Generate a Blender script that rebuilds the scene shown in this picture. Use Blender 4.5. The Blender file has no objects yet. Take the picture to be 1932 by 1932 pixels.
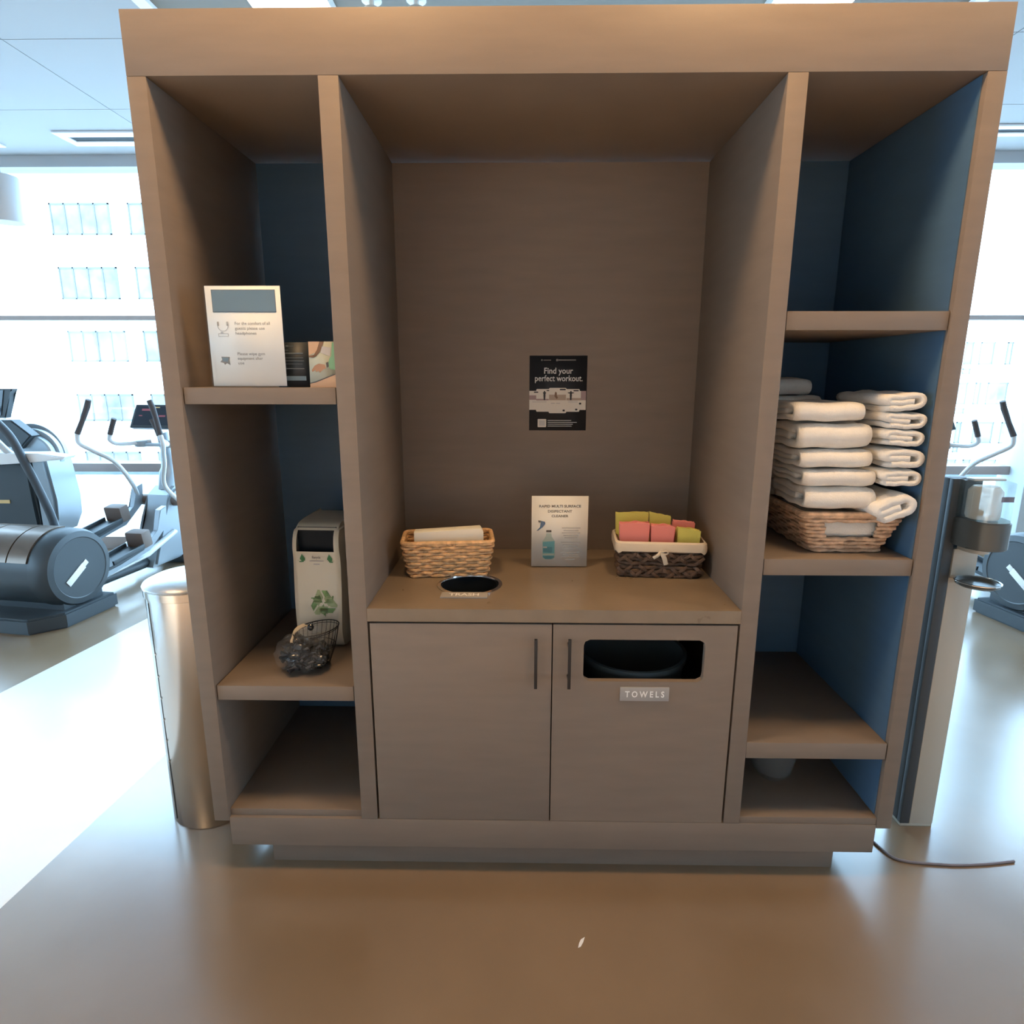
import bpy, bmesh, math, random
from mathutils import Vector, Matrix, noise
R = math.radians
PI = math.pi
rnd = random.Random(7)
sc = bpy.context.scene
col = sc.collection

# ------------------------------------------------------------------ camera
cam_d = bpy.data.cameras.new('camera')
cam_d.sensor_width = 36.0
cam_d.lens = 36.0 * 1165.14 / 1932.0
cam_d.clip_end = 300
cam = bpy.data.objects.new('camera', cam_d)
col.objects.link(cam)
cam.location = (-0.0213, -1.6755, 1.5598)
cam.rotation_euler = (Matrix.Rotation(0.0156, 3, 'Z') @ Matrix.Rotation(PI / 2 - 0.2184, 3, 'X') @ Matrix.Rotation(0.001, 3, 'Z')).to_euler()
sc.camera = cam

# ------------------------------------------------------------------ view, world, main lights
sc.view_settings.view_transform = 'Standard'
sc.view_settings.look = 'None'
sc.view_settings.gamma = 1.0
sc.view_settings.exposure = 0.1
sc.view_settings.use_curve_mapping = False
sc.cycles.use_denoising = True
sc.cycles.max_bounces = 10
sc.cycles.diffuse_bounces = 5
sc.cycles.glossy_bounces = 4
sc.cycles.transparent_max_bounces = 12
sc.cycles.sample_clamp_indirect = 8
sc.cycles.caustics_reflective = False
sc.cycles.caustics_refractive = False

W = bpy.data.worlds.new('overcast_sky')
sc.world = W
W.use_nodes = True
bg = W.node_tree.nodes['Background']
bg.inputs[0].default_value = (0.50, 0.76, 1.0, 1)
bg.inputs[1].default_value = 11.0


def area_light(name, loc, rot, sx, sy, power, color, spread=180.0, portal=False):
    d = bpy.data.lights.new(name, 'AREA')
    d.shape = 'RECTANGLE'
    d.size, d.size_y, d.energy, d.color = sx, sy, power, color
    d.spread = R(spread)
    if portal:
        d.cycles.is_portal = True
    o = bpy.data.objects.new(name, d)
    col.objects.link(o)
    o.location, o.rotation_euler = loc, rot
    return o


WY = 3.75          # plane of the window wall
CZ = 3.27          # ceiling height
area_light('window_portal', (0, WY + 0.12, 1.66), (R(-90), 0, 0), 15.5, 3.1, 1, (1, 1, 1), portal=True)
area_light('window_portal', (-8.05, -1.5, 1.7), (0, R(-90), 0), 1.8, 5.0, 1, (1, 1, 1), portal=True)  # side portals serve the unseen, added side windows
area_light('window_portal', (8.05, -1.5, 1.7), (0, R(90), 0), 1.8, 5.0, 1, (1, 1, 1), portal=True)
WARM = (1.0, 0.62, 0.30)
# warm ceiling lights in a row just in front of the cabinet, unseen narrow fill lamps added further back in the room
for lx, ly, p, c, sp in ((-0.55, -0.40, 20, WARM, 180), (0.65, -0.40, 20, WARM, 180), (-2.0, -0.6, 10, WARM, 180), (2.0, -0.6, 10, WARM, 180),
                         (-2.6, -3.6, 110, (1.0, 0.80, 0.60), 90), (-0.8, -3.6, 110, (1.0, 0.80, 0.60), 90), (1.0, -3.6, 110, (1.0, 0.80, 0.60), 90), (2.8, -3.6, 110, (1.0, 0.80, 0.60), 90)):
    area_light('ceiling_and_fill_light', (lx, ly, CZ - 0.13), (0, 0, 0), 0.30, 0.30, p, c, sp)


# ------------------------------------------------------------------ materials
def mat(name, color, rough=0.6, metal=0.0, spec=0.5, vary=0.0, vscale=8.0, bump=0.0, bscale=60.0, emit=None, estr=0.0,
        alpha=1.0, trans=0.0, stretch=(1, 1, 1), coat=0.0, rvary=0.0, sheen=0.0):
    m = bpy.data.materials.new(name)
    m.use_nodes = True
    nt = m.node_tree
    b = nt.nodes['Principled BSDF']
    c = (color[0], color[1], color[2], 1)
    b.inputs['Base Color'].default_value = c
    b.inputs['Roughness'].default_value = rough
    b.inputs['Metallic'].default_value = metal
    b.inputs['Specular IOR Level'].default_value = spec
    b.inputs['Alpha'].default_value = alpha
    b.inputs['Transmission Weight'].default_value = trans
    b.inputs['Coat Weight'].default_value = coat
    b.inputs['Sheen Weight'].default_value = sheen
    if emit:
        b.inputs['Emission Color'].default_value = (*emit, 1)
        b.inputs['Emission Strength'].default_value = estr
    if vary or bump or rvary:
        tc = nt.nodes.new('ShaderNodeTexCoord')
        mp = nt.nodes.new('ShaderNodeMapping')
        mp.inputs['Scale'].default_value = stretch
        nt.links.new(tc.outputs['Object'], mp.inputs['Vector'])
    if vary or rvary:
        n = nt.nodes.new('ShaderNodeTexNoise')
        n.inputs['Scale'].default_value = vscale
        n.inputs['Detail'].default_value = 5
        nt.links.new(mp.outputs[0], n.inputs['Vector'])
    if vary:
        r = nt.nodes.new('ShaderNodeValToRGB')
        r.color_ramp.elements[0].position = 0.3
        r.color_ramp.elements[1].position = 0.7
        r.color_ramp.elements[0].color = (*[x * (1 - vary) for x in color], 1)
        r.color_ramp.elements[1].color = (*[min(1, x * (1 + vary)) for x in color], 1)
        nt.links.new(n.outputs['Fac'], r.inputs[0])
        nt.links.new(r.outputs[0], b.inputs['Base Color'])
    if rvary:
        mr = nt.nodes.new('ShaderNodeMapRange')
        mr.inputs['To Min'].default_value = rough - rvary
        mr.inputs['To Max'].default_value = rough + rvary
        nt.links.new(n.outputs['Fac'], mr.inputs['Value'])
        nt.links.new(mr.outputs[0], b.inputs['Roughness'])
    if bump:
        n2 = nt.nodes.new('ShaderNodeTexNoise')
        n2.inputs['Scale'].default_value = bscale
        n2.inputs['Detail'].default_value = 4
        nt.links.new(mp.outputs[0], n2.inputs['Vector'])
        bp = nt.nodes.new('ShaderNodeBump')
        bp.inputs['Strength'].default_value = bump
        bp.inputs['Distance'].default_value = 0.01
        nt.links.new(n2.outputs['Fac'], bp.inputs['Height'])
        nt.links.new(bp.outputs[0], b.inputs['Normal'])
    return m


def glass_mat(name, tint=(0.95, 0.98, 1.0), refl=0.08, rough=0.02):
    m = bpy.data.materials.new(name)
    m.use_nodes = True
    nt = m.node_tree
    nt.nodes.clear()
    o = nt.nodes.new('ShaderNodeOutputMaterial')
    t = nt.nodes.new('ShaderNodeBsdfTransparent')
    t.inputs[0].default_value = (*tint, 1)
    g = nt.nodes.new('ShaderNodeBsdfGlossy')
    g.inputs['Roughness'].default_value = rough
    mx = nt.nodes.new('ShaderNodeMixShader')
    mx.inputs[0].default_value = refl
    nt.links.new(t.outputs[0], mx.inputs[1])
    nt.links.new(g.outputs[0], mx.inputs[2])
    nt.links.new(mx.outputs[0], o.inputs[0])
    return m


M = dict(
    laminate=mat('taupe_laminate', (0.215, 0.172, 0.138), 0.5, spec=0.35, vary=0.05, vscale=5, stretch=(1, 1, 6), bump=0.04, bscale=180),
    slate=mat('laminate_blue_shade', (0.070, 0.145, 0.24), 0.55, vary=0.05, vscale=5, stretch=(1, 1, 6)),  # laminate with blue glare and shade put into its colour
    counter=mat('taupe_counter', (0.215, 0.170, 0.125), 0.30, spec=0.5, vary=0.10, vscale=9, rvary=0.08, bump=0.03, bscale=90),
    dark_gap=mat('dark_cabinet_core', (0.02, 0.016, 0.013), 0.8),
    black_metal=mat('black_powder_coat', (0.008, 0.008, 0.009), 0.45),
    steel=mat('brushed_steel', (0.62, 0.60, 0.57), 0.22, metal=1.0, bump=0.02, bscale=30, stretch=(1, 1, 0.05)),
    steel_lid=mat('brushed_steel_lid', (0.80, 0.79, 0.78), 0.35, metal=1.0, bump=0.15, bscale=14),
    chrome=mat('polished_steel', (0.7, 0.7, 0.7), 0.15, metal=1.0),
    bin_dark=mat('black_bin_liner', (0.008, 0.013, 0.02), 0.6, spec=0.2),
    bin_grey=mat('dark_grey_hamper', (0.07, 0.09, 0.10), 0.5),
    plate=mat('grey_sign_plate', (0.34, 0.33, 0.32), 0.45),
    white_ink=mat('white_ink', (0.85, 0.85, 0.83), 0.6),
    paper=mat('white_paper', (0.90, 0.88, 0.84), 0.6, vary=0.02, vscale=12),
    paper_grey=mat('printed_grey', (0.22, 0.21, 0.21), 0.6),
    paper_pale=mat('printed_pale_grey', (0.50, 0.485, 0.475), 0.6),
    paper_blue=mat('printed_slate_blue', (0.15, 0.23, 0.30), 0.35),
    paper_line=mat('printed_dark_line', (0.10, 0.10, 0.11), 0.6),
    dark_card=mat('dark_blue_card', (0.020, 0.032, 0.045), 0.5),
    dark_line=mat('card_pale_print', (0.16, 0.20, 0.23), 0.5),
    acrylic=glass_mat('clear_acrylic', (0.98, 0.99, 0.99), 0.025),
    poster_bg=mat('poster_navy_black', (0.018, 0.021, 0.027), 0.6),
    poster_cream=mat('poster_cream', (0.72, 0.68, 0.61), 0.6),
    poster_tan=mat('poster_tan', (0.42, 0.33, 0.26), 0.6),
    poster_pink=mat('poster_mauve', (0.35, 0.25, 0.25), 0.6),
    poster_white=mat('poster_pale_lettering', (0.62, 0.64, 0.64), 0.6),
    skin=mat('printed_skin_tone', (0.42, 0.25, 0.17), 0.6),
    skin_dark=mat('printed_brown_arm', (0.22, 0.13, 0.08), 0.6),
    peach=mat('printed_peach', (0.62, 0.42, 0.28), 0.6),
    sage=mat('printed_sage_towel', (0.46, 0.49, 0.41), 0.6),
    green_ink=mat('printed_green_sleeve', (0.20, 0.42, 0.26), 0.6),
    bottle_blue=mat('printed_teal_liquid', (0.12, 0.36, 0.42), 0.5),
    bottle_pale=mat('printed_pale_bottle', (0.42, 0.50, 0.46), 0.5),
    bottle_deep=mat('printed_deep_teal', (0.06, 0.22, 0.27), 0.5),
    trigger_blue=mat('printed_trigger_blue', (0.03, 0.12, 0.28), 0.5),
    recycle_white=mat('recycling_bin_cream', (0.74, 0.71, 0.60), 0.4),
    recycle_green=mat('recycling_mark_green', (0.20, 0.36, 0.14), 0.6, vary=0.35, vscale=60),
    recycle_pale=mat('recycling_mark_pale_green', (0.40, 0.50, 0.28), 0.6, vary=0.2, vscale=60),
    arrow_green=mat('arrow_dark_green', (0.06, 0.22, 0.09), 0.6),
    wicker=mat('honey_seagrass', (0.70, 0.45, 0.24), 0.6, vary=0.30, vscale=45, bump=0.3, bscale=250),
    wicker_tan=mat('tan_seagrass', (0.60, 0.40, 0.26), 0.6, vary=0.30, vscale=45, bump=0.3, bscale=250),
    wicker_dark=mat('dark_brown_weave', (0.11, 0.068, 0.045), 0.55, vary=0.45, vscale=30, bump=0.3, bscale=200),
    liner=mat('cream_cotton_liner', (0.68, 0.60, 0.48), 0.9, bump=0.15, bscale=300),
    pink=mat('pink_microfibre', (0.78, 0.26, 0.24), 0.95, bump=0.2, bscale=400, sheen=0.3),
    yellow=mat('yellow_microfibre', (0.64, 0.60, 0.14), 0.95, bump=0.2, bscale=400, sheen=0.3),
    towel=mat('white_terry', (0.82, 0.79, 0.73), 0.95, bump=0.35, bscale=380, vary=0.03, vscale=30, sheen=0.2),
    napkin=mat('folded_paper_towel', (0.82, 0.80, 0.70), 0.85),
    plastic_bag=mat('clear_bag_film', (0.6, 0.62, 0.64), 0.06, alpha=0.07, spec=1.0),
    black_plastic=mat('black_glossy_plastic', (0.012, 0.016, 0.022), 0.12),
    tub=mat('frosted_clear_plastic', (0.35, 0.42, 0.46), 0.25, alpha=0.14),
    kraft=mat('cream_kraft', (0.62, 0.48, 0.30), 0.6),
    ceiling=mat('ceiling_panel_white', (0.42, 0.43, 0.44), 0.8),
    soffit=mat('taupe_soffit', (0.20, 0.165, 0.125), 0.7),
    wall=mat('painted_wall', (0.72, 0.70, 0.66), 0.85),
    frame=mat('bronze_window_frame', (0.42, 0.35, 0.32), 0.5),
    column=mat('white_column_paint', (0.55, 0.60, 0.63), 0.7),
    vent_white=mat('vent_white', (0.85, 0.86, 0.88), 0.5),
    vent_dark=mat('vent_slot_dark', (0.02, 0.03, 0.035), 0.8),
    pane=glass_mat('window_glass', (0.93, 0.97, 1.0), 0.03),
    facade=mat('white_facade', (0.82, 0.80, 0.78), 0.8),
    facade_glass=mat('facade_glass', (0.19, 0.175, 0.16), 0.5, vary=0.45, vscale=0.9, spec=0.3),
    facade_frame=mat('facade_frame_grey', (0.13, 0.13, 0.13), 0.6),
    gravel=mat('white_gravel', (0.60, 0.58, 0.56), 0.95, vary=0.5, vscale=7, bump=0.6, bscale=25),
    parapet=mat('pale_parapet', (0.14, 0.17, 0.19), 0.8),
    gym_grey=mat('trainer_charcoal', (0.035, 0.045, 0.052), 0.45),
    gym_bronze=mat('trainer_bronze_cover', (0.16, 0.115, 0.085), 0.28, metal=0.5),
    gym_blue=mat('trainer_silver_frame', (0.30, 0.34, 0.37), 0.35, metal=0.3),
    gym_pale=mat('trainer_pale_silver', (0.62, 0.64, 0.65), 0.35, metal=0.2),
    gym_white=mat('trainer_white_cover', (0.85, 0.85, 0.84), 0.4),
    gym_pad=mat('trainer_taupe_block', (0.16, 0.12, 0.10), 0.6),
    grip=mat('rubber_grip', (0.06, 0.05, 0.05), 0.7),
    screen=mat('console_screen_dark', (0.015, 0.022, 0.035), 0.15),
    screen_pink=mat('console_pink_marks', (0.35, 0.08, 0.10), 0.4),
    sticker=mat('silver_sticker', (0.75, 0.75, 0.74), 0.4),
    gold=mat('brass_badge', (0.75, 0.52, 0.22), 0.4),
    post_dark=mat('stand_side_slate', (0.045, 0.055, 0.065), 0.5),
    post_beige=mat('stand_face_putty', (0.50, 0.48, 0.42), 0.5),
    disp_grey=mat('dispenser_gunmetal', (0.10, 0.11, 0.11), 0.3, metal=0.3),
    clear=glass_mat('clear_reservoir', (0.86, 0.88, 0.86), 0.10, 0.05),
    gel=mat('sanitizer_cartridge', (0.80, 0.80, 0.76), 0.25, alpha=0.6),
    purple=mat('purple_grey_label', (0.22, 0.22, 0.34), 0.5),
    cord=mat('grey_cord', (0.18, 0.15, 0.16), 0.5),
    lamp_white=mat('lamp_housing_white', (0.8, 0.78, 0.74), 0.5),
    lamp_glow=mat('lamp_diffuser', (1, 0.95, 0.85), 0.5, emit=(1.0, 0.90, 0.68), estr=9.0),
    lamp_grey=mat('pendant_grey', (0.60, 0.62, 0.64), 0.5),
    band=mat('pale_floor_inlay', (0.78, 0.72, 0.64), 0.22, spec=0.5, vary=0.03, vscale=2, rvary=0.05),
)

# polished concrete floor: brown with faint mottling and scratches
fm = mat('polished_brown_concrete', (0.235, 0.160, 0.095), 0.22, spec=0.9, vary=0.10, vscale=1.6, rvary=0.07, bump=0.02, bscale=12)
fm.node_tree.nodes['Principled BSDF'].inputs['IOR'].default_value = 1.8
M['floor'] = fm


# ------------------------------------------------------------------ mesh builder
class B:
    """collects faces of several materials in one mesh"""

    def __init__(s, m='laminate'):
        s.bm = bmesh.new()
        s.mats = []
        s.T = Matrix.Identity(4)
        s.use(m)

    def use(s, m):
        if m not in s.mats:
            s.mats.append(m)
        s.mi = s.mats.index(m)
        return s

    def v(s, p):
        return s.bm.verts.new(s.T @ Vector(p))

    def f(s, vs):
        try:
            fc = s.bm.faces.new(vs)
            fc.material_index = s.mi
            fc.smooth = True
            return fc
        except ValueError:
            return None

    def box(s, x0, x1, y0, y1, z0, z1, bev=0.0):
        vs = [s.v((x, y, z)) for x in (x0, x1) for y in (y0, y1) for z in (z0, z1)]
        fs = [s.f([vs[i] for i in q]) for q in ((0, 1, 3, 2), (4, 6, 7, 5), (0, 4, 5, 1), (2, 3, 7, 6), (0, 2, 6, 4), (1, 5, 7, 3))]
        if bev:
            s.bevel(fs, bev)
        return s

    def bevel(s, fs, w, seg=2):
        es = list({e for f in fs for e in f.edges})
        r = bmesh.ops.bevel(s.bm, geom=es, offset=w, segments=seg, affect='EDGES', profile=0.6, clamp_overlap=True)
        for f in r['faces']:
            f.material_index = s.mi
            f.smooth = True

    def prism(s, pts, a, b, axis='z', bev=0.0):
        """polygon of 2d points extruded along an axis from a to b"""
        def P(p, t):
            return {'z': (p[0], p[1], t), 'y': (p[0], t, p[1]), 'x': (t, p[0], p[1])}[axis]
        lo = [s.v(P(p, a)) for p in pts]
        hi = [s.v(P(p, b)) for p in pts]
        n = len(pts)
        fs = [s.f(lo[::-1]), s.f(hi)]
        for i in range(n):
            fs.append(s.f([lo[i], lo[(i + 1) % n], hi[(i + 1) % n], hi[i]]))
        if bev:
            es = [e for f in fs[:2] for e in f.edges]
            r = bmesh.ops.bevel(s.bm, geom=es, offset=bev, segments=2, affect='EDGES', clamp_overlap=True)
            for f in r['faces']:
                f.material_index = s.mi
                f.smooth = True
        return s

    def poly(s, pts):
        s.f([s.v(p) for p in pts])
        return s

    def tube(s, pts, r, seg=10, closed=False, caps=True, flat=1.0, up=None):
        pts = [Vector(p) for p in pts]
        n = len(pts)
        rs = r if isinstance(r, (list, tuple)) else [r] * n
        rings = []
        prev = None
        for i, p in enumerate(pts):
            a = pts[i - 1] if (i or closed) else pts[0]
            b = pts[(i + 1) % n] if (i < n - 1 or closed) else pts[-1]
            t = (b - a).normalized()
            if prev is None:
                u = Vector(up) if up else (Vector((0, 0, 1)) if abs(t.z) < 0.9 else Vector((0, 1, 0)))
            else:
                u = prev
            u = (u - t * u.dot(t)).normalized()
            prev = u
            w = t.cross(u)
            rings.append([s.v(p + (u * math.cos(k * 2 * PI / seg) * flat + w * math.sin(k * 2 * PI / seg)) * rs[i]) for k in range(seg)])
        m = n if closed else n - 1
        for i in range(m):
            A, C = rings[i], rings[(i + 1) % n]
            for k in range(seg):
                s.f([A[k], A[(k + 1) % seg], C[(k + 1) % seg], C[k]])
        if caps and not closed:
            s.f(rings[0][::-1])
            s.f(rings[-1])
        return s

    def lathe(s, prof, cx=0, cy=0, seg=32, axis='z', sx=1, sy=1):
        rings = []
        for r, z in prof:
            ring = []
            for k in range(seg):
                a = k * 2 * PI / seg
                x, y = r * math.cos(a) * sx, r * math.sin(a) * sy
                if axis == 'z':
                    ring.append(s.v((cx + x, cy + y, z)))
                elif axis == 'x':
                    ring.append(s.v((z, cx + x, cy + y)))
                else:
                    ring.append(s.v((cx + x, z, cy + y)))
            rings.append(ring)
        for A, C in zip(rings, rings[1:]):
            for k in range(seg):
                s.f([A[k], A[(k + 1) % seg], C[(k + 1) % seg], C[k]])
        if prof[0][0] > 1e-6:
            s.f(rings[0][::-1])
        if prof[-1][0] > 1e-6:
            s.f(rings[-1])
        return s

    def loft(s, rings, caps=True, closed=True):
        rr = [[s.v(p) for p in ring] for ring in rings]
        n = len(rr[0])
        for A, C in zip(rr, rr[1:]):
            for k in range(n if closed else n - 1):
                s.f([A[k], A[(k + 1) % n], C[(k + 1) % n], C[k]])
        if caps and closed:
            s.f(rr[0][::-1])
            s.f(rr[-1])
        return s

    def text(s, body, size, origin, xdir=(1, 0, 0), ydir=(0, 0, 1), align='CENTER', width=None, thick=0.0, bold=0.0):
        cu = bpy.data.curves.new('t', 'FONT')
        cu.body = body
        cu.size = size
        cu.align_x = align
        cu.resolution_u = 3
        cu.offset = bold
        ob = bpy.data.objects.new('t', cu)
        col.objects.link(ob)
        me = ob.to_mesh()
        xs = [v.co.x for v in me.vertices]
        k = 1.0
        if width and xs:
            k = width / (max(xs) - min(xs))
        X, Y, O = Vector(xdir), Vector(ydir), Vector(origin)
        vs = [s.v(O + X * v.co.x * k + Y * v.co.y) for v in me.vertices]
        for p in me.polygons:
            s.f([vs[i] for i in p.vertices])
        ob.to_mesh_clear()
        bpy.data.objects.remove(ob)
        bpy.data.curves.remove(cu)
        return s

    def build(s, name, parent=None, loc=None, rot=None, recalc=True, jitter=0.0, jscale=20.0):
        bm = s.bm
        if recalc:
            bmesh.ops.recalc_face_normals(bm, faces=bm.faces[:])
        if jitter:
            for v in bm.verts:
                v.co += Vector(noise.noise_vector(v.co * jscale)) * jitter
        for e in bm.edges:
            if len(e.link_faces) == 2:
                if e.calc_face_angle(0) > R(38):
                    e.smooth = False
        me = bpy.data.meshes.new(name)
        bm.to_mesh(me)
        bm.free()
        for m in s.mats:
            me.materials.append(M[m])
        o = bpy.data.objects.new(name, me)
        col.objects.link(o)
        if loc:
            o.location = loc
        if rot:
            o.rotation_euler = rot
        if parent:
            o.parent = parent
        return o


def tag(o, label=None, cat=None, group=None, kind=None):
    if label:
        o['label'] = label
    if cat:
        o['category'] = cat
    if group:
        o['group'] = group
    if kind:
        o['kind'] = kind
    return o


def thing(name, label, cat, loc=(0, 0, 0), rz=0.0, group=None):
    o = bpy.data.objects.new(name, None)
    o.empty_display_size = 0.1
    col.objects.link(o)
    o.location = loc
    o.rotation_euler = (0, 0, rz)
    return tag(o, label, cat, group)


def dup(root, loc=None, rz=None, label=None, scale=None):
    r = root.copy()
    col.objects.link(r)
    if loc is not None:
        r.location = loc
    if rz is not None:
        r.rotation_euler = (0, 0, rz)
    if scale:
        r.scale = scale
    if label:
        r['label'] = label
    for ch in list(root.children):
        c = ch.copy()
        col.objects.link(c)
        c.parent = r
        for g in list(ch.children):
            d = g.copy()
            col.objects.link(d)
            d.parent = c
    return r


def struct(o):
    o['kind'] = 'structure'
    return o


def bez(pts, n=24):
    """Catmull-Rom through the points"""
    P = [Vector(p) for p in pts]
    P = [P[0] * 2 - P[1]] + P + [P[-1] * 2 - P[-2]]
    out = []
    seg = len(P) - 3
    for i in range(seg):
        a, b, c, d = P[i:i + 4]
        m = max(2, n // seg)
        for k in range(m):
            t = k / m
            out.append(0.5 * ((2 * b) + (c - a) * t + (2 * a - 5 * b + 4 * c - d) * t * t + (3 * b - a - 3 * c + d) * t ** 3))
    out.append(P[-2])
    return out


def rrect(w, h, r, n=5):
    """rounded rectangle outline centred on 0"""
    out = []
    for cx, cy, a0 in ((w / 2 - r, h / 2 - r, 0), (-w / 2 + r, h / 2 - r, 90), (-w / 2 + r, -h / 2 + r, 180), (w / 2 - r, -h / 2 + r, 270)):
        for k in range(n + 1):
            a = R(a0 + 90 * k / n)
            out.append((cx + r * math.cos(a), cy + r * math.sin(a)))
    return out


# ------------------------------------------------------------------ the room
b = B('floor')
# brown floor with one pale inlaid band running past the left side of the cabinet
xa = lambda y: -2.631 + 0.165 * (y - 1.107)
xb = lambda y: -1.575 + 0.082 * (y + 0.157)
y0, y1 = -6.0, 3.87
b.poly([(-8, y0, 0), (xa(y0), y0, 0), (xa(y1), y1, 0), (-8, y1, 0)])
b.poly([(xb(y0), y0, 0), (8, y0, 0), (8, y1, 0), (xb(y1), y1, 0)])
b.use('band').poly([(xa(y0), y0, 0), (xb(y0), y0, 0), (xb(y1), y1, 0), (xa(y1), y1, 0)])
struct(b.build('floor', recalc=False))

# ceiling of wide pale panels with thin joints
b = B('ceiling')
ys = [-6.0]
y = 1.97 - 0.87 * 9
while y < WY + 0.1:
    ys.append(y)
    y += 0.87
ys = [q for q in ys if q >= -6.0] + [WY + 0.12]
ys = sorted(set(ys))
xs = [-8 + 1.75 * k for k in range(10)]
xs[-1] = 8
for i in range(len(ys) - 1):
    for j in range(len(xs) - 1):
        if ys[i + 1] - ys[i] < 0.05:
            continue
        b.box(xs[j] + 0.003, xs[j + 1] - 0.003, ys[i] + 0.003, ys[i + 1] - 0.003, CZ, CZ + 0.02)
b.use('vent_dark').box(-8, 8, -6, WY + 0.12, CZ + 0.021, CZ + 0.05)
struct(b.build('ceiling'))
# brown soffit hung over the cabinet
b = B('soffit').box(-1.70, 1.98, -5.0, 2.3, CZ - 0.07, CZ - 0.002)
b.use('vent_white').box(-1.76, -1.70, -5.0, 2.36, CZ - 0.09, CZ - 0.002).box(1.98, 2.04, -5.0, 2.36, CZ - 0.09, CZ - 0.002).box(-1.70, 1.98, 2.3, 2.36, CZ - 0.09, CZ - 0.002)
struct(b.build('trim_1'))
for nm, sx, wn in (('wall_left', -1, 'window_fill_left'), ('wall_right', 1, 'window_fill_right')):  # side windows are unseen, added to let in blue fill light
    xa_, xb_ = sorted((sx * 8, sx * 8.1))
    bw = B('wall').box(xa_, xb_, -6.1, 3.9, 0, 0.80).box(xa_, xb_, -6.1, 3.9, 2.6, CZ).box(xa_, xb_, -6.1, -4.0, 0.8, 2.6).box(xa_, xb_, 1.0, 3.9, 0.8, 2.6)
    struct(bw.build(nm))
    bw = B('frame')
    for zz_ in (0.80, 2.55):
        bw.box(xa_ + 0.01, xb_ - 0.01, -4.0, 1.0, zz_, zz_ + 0.05)
    for k in range(5):
        yy_ = -4.0 + 1.235 * k
        bw.box(xa_ + 0.01, xb_ - 0.01, yy_, yy_ + 0.06, 0.8, 2.6)
    w_ = struct(bw.build(wn))
    struct(B('pane').box(sx * 8.05 - 0.003, sx * 8.05 + 0.003, -4.0, 1.0, 0.8, 2.6).build('pane', w_))
struct(B('wall').box(-8.1, 8.1, -6.1, -6, 0, CZ).build('wall_back'))
# window wall: bottom rail, sill rail, transom, head, verticals, glass
b = B('frame')
b.box(-8, 8, WY - 0.03, WY + 0.07, 0, 0.115, 0.004)
b.box(-8, 8, WY - 0.04, WY + 0.07, 0.715, 0.79, 0.004)
b.box(-8, 8, WY - 0.04, WY + 0.07, 2.008, 2.045, 0.004)
for x in (-7.0, -5.2, -1.6, 1.0, 3.0 - 0.4, 6.2):
    b.box(x - 0.03, x + 0.03, WY - 0.03, WY + 0.07, 0.1, 3.2)
fr = struct(b.build('window_1'))
struct(B('pane').box(-8, 8, WY + 0.015, WY + 0.022, 0.1, 3.2).build('pane', fr))
struct(B('ceiling').box(-8, 8, WY - 0.05, WY + 0.12, 3.185, CZ).build('trim_2'))
# pale column between the right-hand windows
struct(B('column').box(4.22, 4.50, WY - 0.22, WY + 0.10, 0, CZ, 0.01).build('trim_3'))


# ceiling slot vents
def vent(name, x0, x1, yy0, yy1, label):
    t = thing(name, label, 'vent', ((x0 + x1) / 2, (yy0 + yy1) / 2, CZ), 0, 'slot vents in the ceiling')
    w, h = (x1 - x0) / 2, (yy1 - yy0) / 2
    b = B('vent_white')
    b.box(-w, w, -h, -h * 0.35, -0.014, -0.001, 0.003).box(-w, w, h * 0.35, h, -0.014, -0.001, 0.003)
    b.box(-w, -w + 0.06, -h * 0.35, h * 0.35, -0.014, -0.001).box(w - 0.06, w, -h * 0.35, h * 0.35, -0.014, -0.001)
    b.build('vent_frame', t)
    B('vent_dark').box(-w + 0.06, w - 0.06, -h * 0.35, h * 0.35, -0.006, -0.001).build('slot', t)
    return t


vent('ceiling_vent', -3.42, -2.2, 3.20, 3.47, 'white slot vent in the ceiling next to the top left cabinet edge')
vent('ceiling_vent', -5.2, -3.98, 3.22, 3.49, 'white slot vent in the ceiling at the far left edge of the photo')
vent('ceiling_vent', 2.9, 4.6, 3.16, 3.36, 'white slot vent in the ceiling to the right of the cabinet')


# square lamps under the soffit behind the header
def lamp(x, y, label, w=0.175):
    t = thing('ceiling_lamp', label, 'ceiling lamp', (x, y, CZ - 0.07), 0, 'square ceiling lamps above the cabinet')
    B('lamp_white').box(-w, w, -w, w, -0.05, -0.0005, 0.004).build('housing', t)
    B('lamp_glow').box(-w + 0.012, w - 0.012, -w + 0.012, w - 0.012, -0.064, -0.0505, 0.003).build('diffuser', t)
    return t


lamp(-1.05, 1.42, 'lit square ceiling lamp seen over the left part of the cabinet top')
lamp(1.24, 1.40, 'lit square ceiling lamp seen over the right part of the cabinet top')
# small spotlights between them
for i, (x, lab) in enumerate(((-0.70, 'left small white spotlight on the soffit beside the lit lamp'), (-0.50, 'right small white spotlight on the soffit, further from the lit lamp'))):
    t = thing('spotlight', lab, 'spotlight', (x, 1.5, CZ - 0.07), 0, 'small spotlights over the cabinet')
    B('lamp_white').lathe([(0.045, -0.0005), (0.045, -0.012), (0.012, -0.014), (0.012, -0.04)], seg=20).build('mount', t)
    B('lamp_white').lathe([(0.0, -0.04), (0.035, -0.042), (0.048, -0.06), (0.05, -0.10), (0.044, -0.102), (0.0, -0.095)], seg=20).build('lamp_head', t)

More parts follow.
